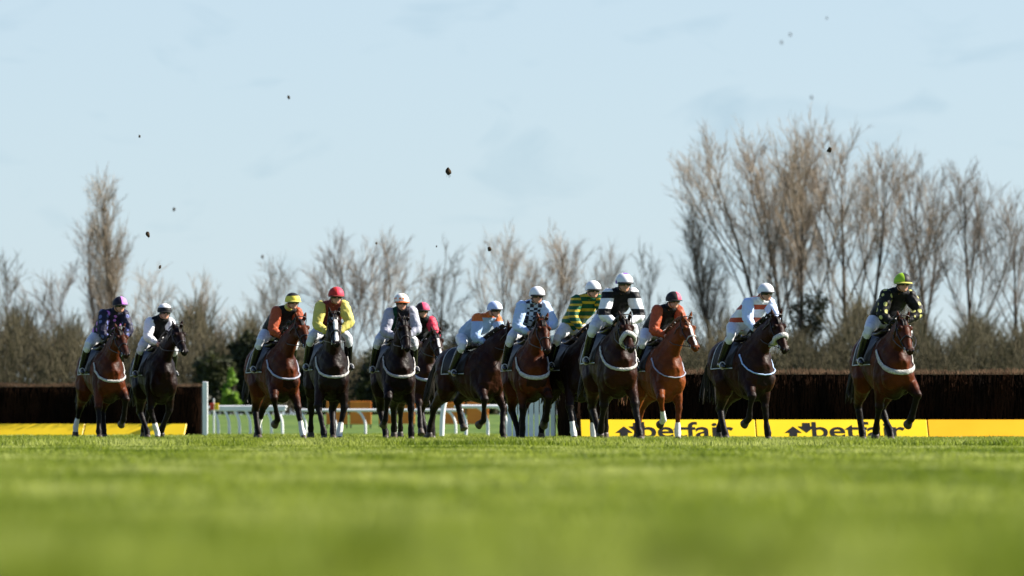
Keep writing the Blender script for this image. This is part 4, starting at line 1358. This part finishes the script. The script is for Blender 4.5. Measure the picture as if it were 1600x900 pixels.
PAIRS = [
 dict(seed=1, chest=176, head=190, cap=187, cap_y=463, d=97, yaw=18, coat=BAY, poll=1.84, front=('land', 'fold'), hind=('push', 'under'), socks=[2],
      jacket=cloth('j1', (0.012, 0.012, 0.03), (0.45, 0.16, 0.6), 'spots', 7), sleeve=cloth('s1', (0.014, 0.014, 0.035), (0.10, 0.12, 0.3), 'spots', 9), cap_mat=cloth('c1', (0.012, 0.01, 0.02), (0.55, 0.20, 0.75), 'halves', off=.0),
      hlabel='bay racehorse furthest left with thin white breast girth', plabel='rider in dark navy jacket and black and purple cap'),
 dict(seed=2, chest=258, head=281, cap=257, cap_y=474, d=98, yaw=17, coat=BLACK, poll=1.84, front=('stand', 'push'), hind=('under', 'push'), girth=False, socks=[0],
      jacket=k_black, sleeve=k_white, cap_mat=cloth('c2', (0.015, 0.015, 0.015), (0.7, 0.7, 0.7), 'yoke', off=.085),
      hlabel='almost black racehorse second from the left, head turned right', plabel='rider in black jacket with white sleeves and black cap with white crown'),
 dict(seed=3, girthmat=k_grey, chest=449, head=474, cap=457, cap_y=457, d=93, yaw=20, coat=BAY, poll=1.88, front=('fold', 'land'), hind=('under', 'push'), socks=[1, 3],
      jacket=k_black, sleeve=k_rust, collar=k_yellow, cap_mat=cloth('c3', (0.72, 0.60, 0.08), (0.02, 0.02, 0.02), 'yoke', off=.10), peak=k_yellow,
      hlabel='bright bay racehorse under the yellow capped rider', plabel='rider in black jacket with rust sleeves, yellow collar and yellow cap'),
 dict(seed=4, chest=522, head=523, cap=525, cap_y=448, d=89, yaw=9, coat=BLACK, poll=1.88, blaze=.045, front=('land', 'stand'), hind=('push', 'under'), socks=[1], elbow=(.06, .06),
      jacket=k_maroon, sleeve=k_yellow, cap_mat=cloth('c4', (0.42, 0.03, 0.02), (0.75, 0.05, 0.09), 'halves'), peak=k_maroon,  # plain red cap: brighter right half is sun highlight painted into the colour
      hlabel='black racehorse with a white blaze, seen head on', plabel='rider in maroon jacket with yellow sleeves and plain red cap'),
 dict(seed=5, chest=627, head=632, cap=627, cap_y=458, d=91, yaw=10, coat=BLACK, poll=1.87, front=('fold', 'stand'), hind=('under', 'push'), elbow=(.05, .05),
      jacket=cloth('j5', (0.006, 0.05, 0.03), (0.02, 0.02, 0.03), 'halves'), sleeve=k_grey, cap_mat=cloth('c5', (0.8, 0.78, 0.72), (0.75, 0.2, 0.03), 'spots', 17), peak=k_orange,
      hlabel='black racehorse with white breast girth under the spotted cap', plabel='rider in dark green jacket with grey sleeves and orange spotted white cap'),
 dict(seed=6, girthmat=k_grey, chest=668, head=684, cap=660, cap_y=472, d=99, yaw=12, coat=DBAY, poll=1.80, front=('reach', 'stand'), hind=('push', 'under'), blaze=.03,
      jacket=k_black, sleeve=cloth('s6', (0.03, 0.02, 0.02), (0.65, 0.04, 0.08), 'halves', off=.0), cap_mat=cloth('c6', (0.05, 0.02, 0.02), (0.8, 0.08, 0.16), 'halves', off=-.02),
      hlabel='dark bay racehorse half hidden behind the horse of the spotted cap', plabel='rider in black and red with pink and black cap, half hidden behind the spotted cap'),
 dict(seed=7, chest=772, head=806, cap=778, cap_y=470, d=95, yaw=31, coat=DBAY, poll=1.80, pitch=44, front=('fold', 'land'), hind=('push', 'lift'), girth=False, elbow=(.06, .0),
      jacket=cloth('j7', (0.30, 0.42, 0.60), (0.55, 0.14, 0.03), 'yoke', off=2.08), sleeve=cloth('s7', (0.32, 0.45, 0.66), (0.55, 0.14, 0.03), 'yoke', off=2.02), cap_mat=cloth('c7', (0.45, 0.55, 0.8), (0.72, 0.76, 0.85), 'halves', off=-.03),
      hlabel='dark brown racehorse angled most side on, in the middle', plabel='rider in light blue jacket with orange shoulders and pale blue cap'),
 dict(seed=8, chest=836, head=850, cap=839, cap_y=447, d=89, yaw=10, coat=BAY, poll=1.82, front=('stand', 'fold'), hind=('under', 'push'), girthw=1.3, elbow=(.05, .06),
      jacket=cloth('j8', (0.45, 0.55, 0.72), (0.03, 0.03, 0.05), 'checks', 16), sleeve=cloth('s8', (0.42, 0.55, 0.78)), cap_mat=k_white,
      hlabel='bay racehorse with broad white breast girth in front of the white wing panel', plabel='rider in light blue jacket with dark checks and white cap'),
 dict(seed=9, chest=915, head=938, cap=934, cap_y=438, d=89, yaw=15, coat=BLACK, poll=1.76, front=('land', 'stand'), hind=('push', 'lift'), girth=False, socks=[0, 1], elbow=(.05, .05),
      jacket=cloth('j9', (0.008, 0.085, 0.04), (0.50, 0.36, 0.03), 'hoops', 9), sleeve=cloth('s9', (0.008, 0.085, 0.04), (0.50, 0.36, 0.03), 'hoops', 11), cap_mat=k_white,
      hlabel='black racehorse partly hidden by the horse with the sheepskin noseband at centre', plabel='rider in green jacket with gold hoops and white cap'),
 dict(seed=10, chest=972, head=978, cap=975, cap_y=426, d=80, yaw=12, coat=DBAY, poll=1.66, pitch=44, front=('push', 'land'), hind=('under', 'push'), noseband='fleece', socks=[], elbow=(.03, .06),
      jacket=k_black, sleeve=cloth('s10', (0.74, 0.75, 0.78), (0.006, 0.006, 0.008), 'hoops', 4.2), cap_mat=cloth('c10', (0.75, 0.76, 0.8), (0.22, 0.08, 0.4), 'spots', 6),
      hlabel='dark bay racehorse nearest the camera at centre with white sheepskin noseband', plabel='rider in black with black and white hooped sleeves, white cap with purple spot'),
 dict(seed=11, girthmat=k_grey, chest=1052, head=1077, cap=1052, cap_y=455, d=91, yaw=20, coat=CHEST, poll=1.88, hair=M['hair_red'], points=0, blaze=.03, front=('fold', 'stand'), hind=('under', 'push'), socks=[0, 1], noseband='white', girthw=.5,
      jacket=k_black, sleeve=k_rust, cap_mat=cloth('c11', (0.02, 0.015, 0.015), (0.75, 0.08, 0.14), 'halves', off=.02),
      hlabel='bright chestnut racehorse with white socks', plabel='rider in black jacket with rust sleeves and black and pink cap'),
 dict(seed=12, chest=1192, head=1218, cap=1196, cap_y=442, d=87, yaw=22, coat=DBAY, poll=1.88, pitch=48, noseband='fleece', front=('fold', 'stand'), hind=('under', 'push'), girth=True, girthw=.6, girthmat=k_lblue,
      jacket=cloth('j12', (0.72, 0.74, 0.8), (0.45, 0.08, 0.04), 'hoops', 5.2), sleeve=cloth('s12', (0.50, 0.62, 0.88)), cap_mat=k_white,
      hlabel='dark racehorse with round white sheepskin noseband in front of the long brush fence', plabel='rider in white and light blue silks before the brush fence'),
 dict(seed=13, chest=1406, head=1413, cap=1410, cap_y=426, d=81, yaw=14, coat=BAY, poll=1.72, pitch=48, front=('push', 'fold'), hind=('stand', 'under'), girthw=1.3, elbow=(.09, .09),
      jacket=k_black, sleeve=cloth('s13', (0.006, 0.006, 0.006), (0.50, 0.48, 0.16), 'spots', 10), cap_mat=cloth('c13', (0.30, 0.50, 0.03), (0.015, 0.015, 0.015), 'halves', off=-.01), peak=k_yellow,
      hlabel='bay racehorse furthest right with one foreleg folded up', plabel='rider in black jacket with yellow spotted sleeves and lime green and black cap'),
]
for cfg in PAIRS:
    build_pair(cfg)

# ------------------------------------------------------------------ clods of turf thrown up by the hooves
def clod(px, py, d, size, seed, label):
    rnd = random.Random(seed)
    mb = MB()
    mb.ball((0, 0, 0), (size * .5, size * .45, size * .75), n=12, m=8, rot=Matrix.Rotation(rnd.uniform(-.6, .6), 3, 'Y'))
    mb.v = [v * (1 + .45 * noise.noise(v * (1.6 / size) + Vector((seed, 0, 0)))) for v in mb.v]
    for k in range(7):
        a = rnd.uniform(0, 6.28)
        p = Vector((math.cos(a) * size * .3, 0, math.sin(a) * size * .5))
        mb.tube([p, p * 1.6, p * 2.0 + Vector((0, 0, -size * .2))], [size * .04, size * .03, size * .01], n=4, sub=1)
    o = mb.build('turf_clod', M['clod'])
    o.location = W(px, py, d)
    tag(o, label, 'clod', 'clods of turf flung into the air')
for i, (px, py, d, sz, lab) in enumerate([
    (701, 268, 82, .080, 'largest dark clod of turf in mid air above the middle of the field'),
    (1296, 234, 82, .062, 'dark clod of turf in front of the tallest bare trees on the right'),
    (765, 389, 84, .050, 'round clod of turf just above the tree behind the orange and blue rider'),
    (231, 366, 90, .060, 'dark clod of turf right of the tall left poplar, middle of three in a column'),
    (250, 417, 96, .040, 'small clod of turf lowest of three right of the tall left poplar'),
    (272, 327, 52, .024, 'blurred clod of turf topmost of three right of the tall left poplar'),
    (410, 401, 50, .022, 'blurred clod of turf above the pale tree left of the yellow capped rider'),
    (451, 152, 60, .026, 'faint clod of turf high in the sky left of centre'),
    (218, 213, 70, .025, 'tiny clod of turf high in the sky above the tall left poplar'),
    (588, 380, 90, .025, 'tiny clod of turf above the fan shaped tree right of the red cap'),
    (682, 385, 90, .020, 'tiny clod of turf above the dark ivy clad middle tree'),
    (1235, 54, 40, .015, 'faint blurred clod of turf, upper of a close pair high on the right'),
    (1221, 66, 40, .015, 'faint blurred clod of turf, lower of a close pair high on the right'),
    (1268, 152, 40, .016, 'faint blurred clod of turf below the close pair and above the tallest trees'),
    (1292, 28, 44, .012, 'faint clod of turf nearest the top edge on the right'),
    ]):
    clod(px, py, d, sz, i + 1, lab)

bpy.data.scenes.remove(WORK)
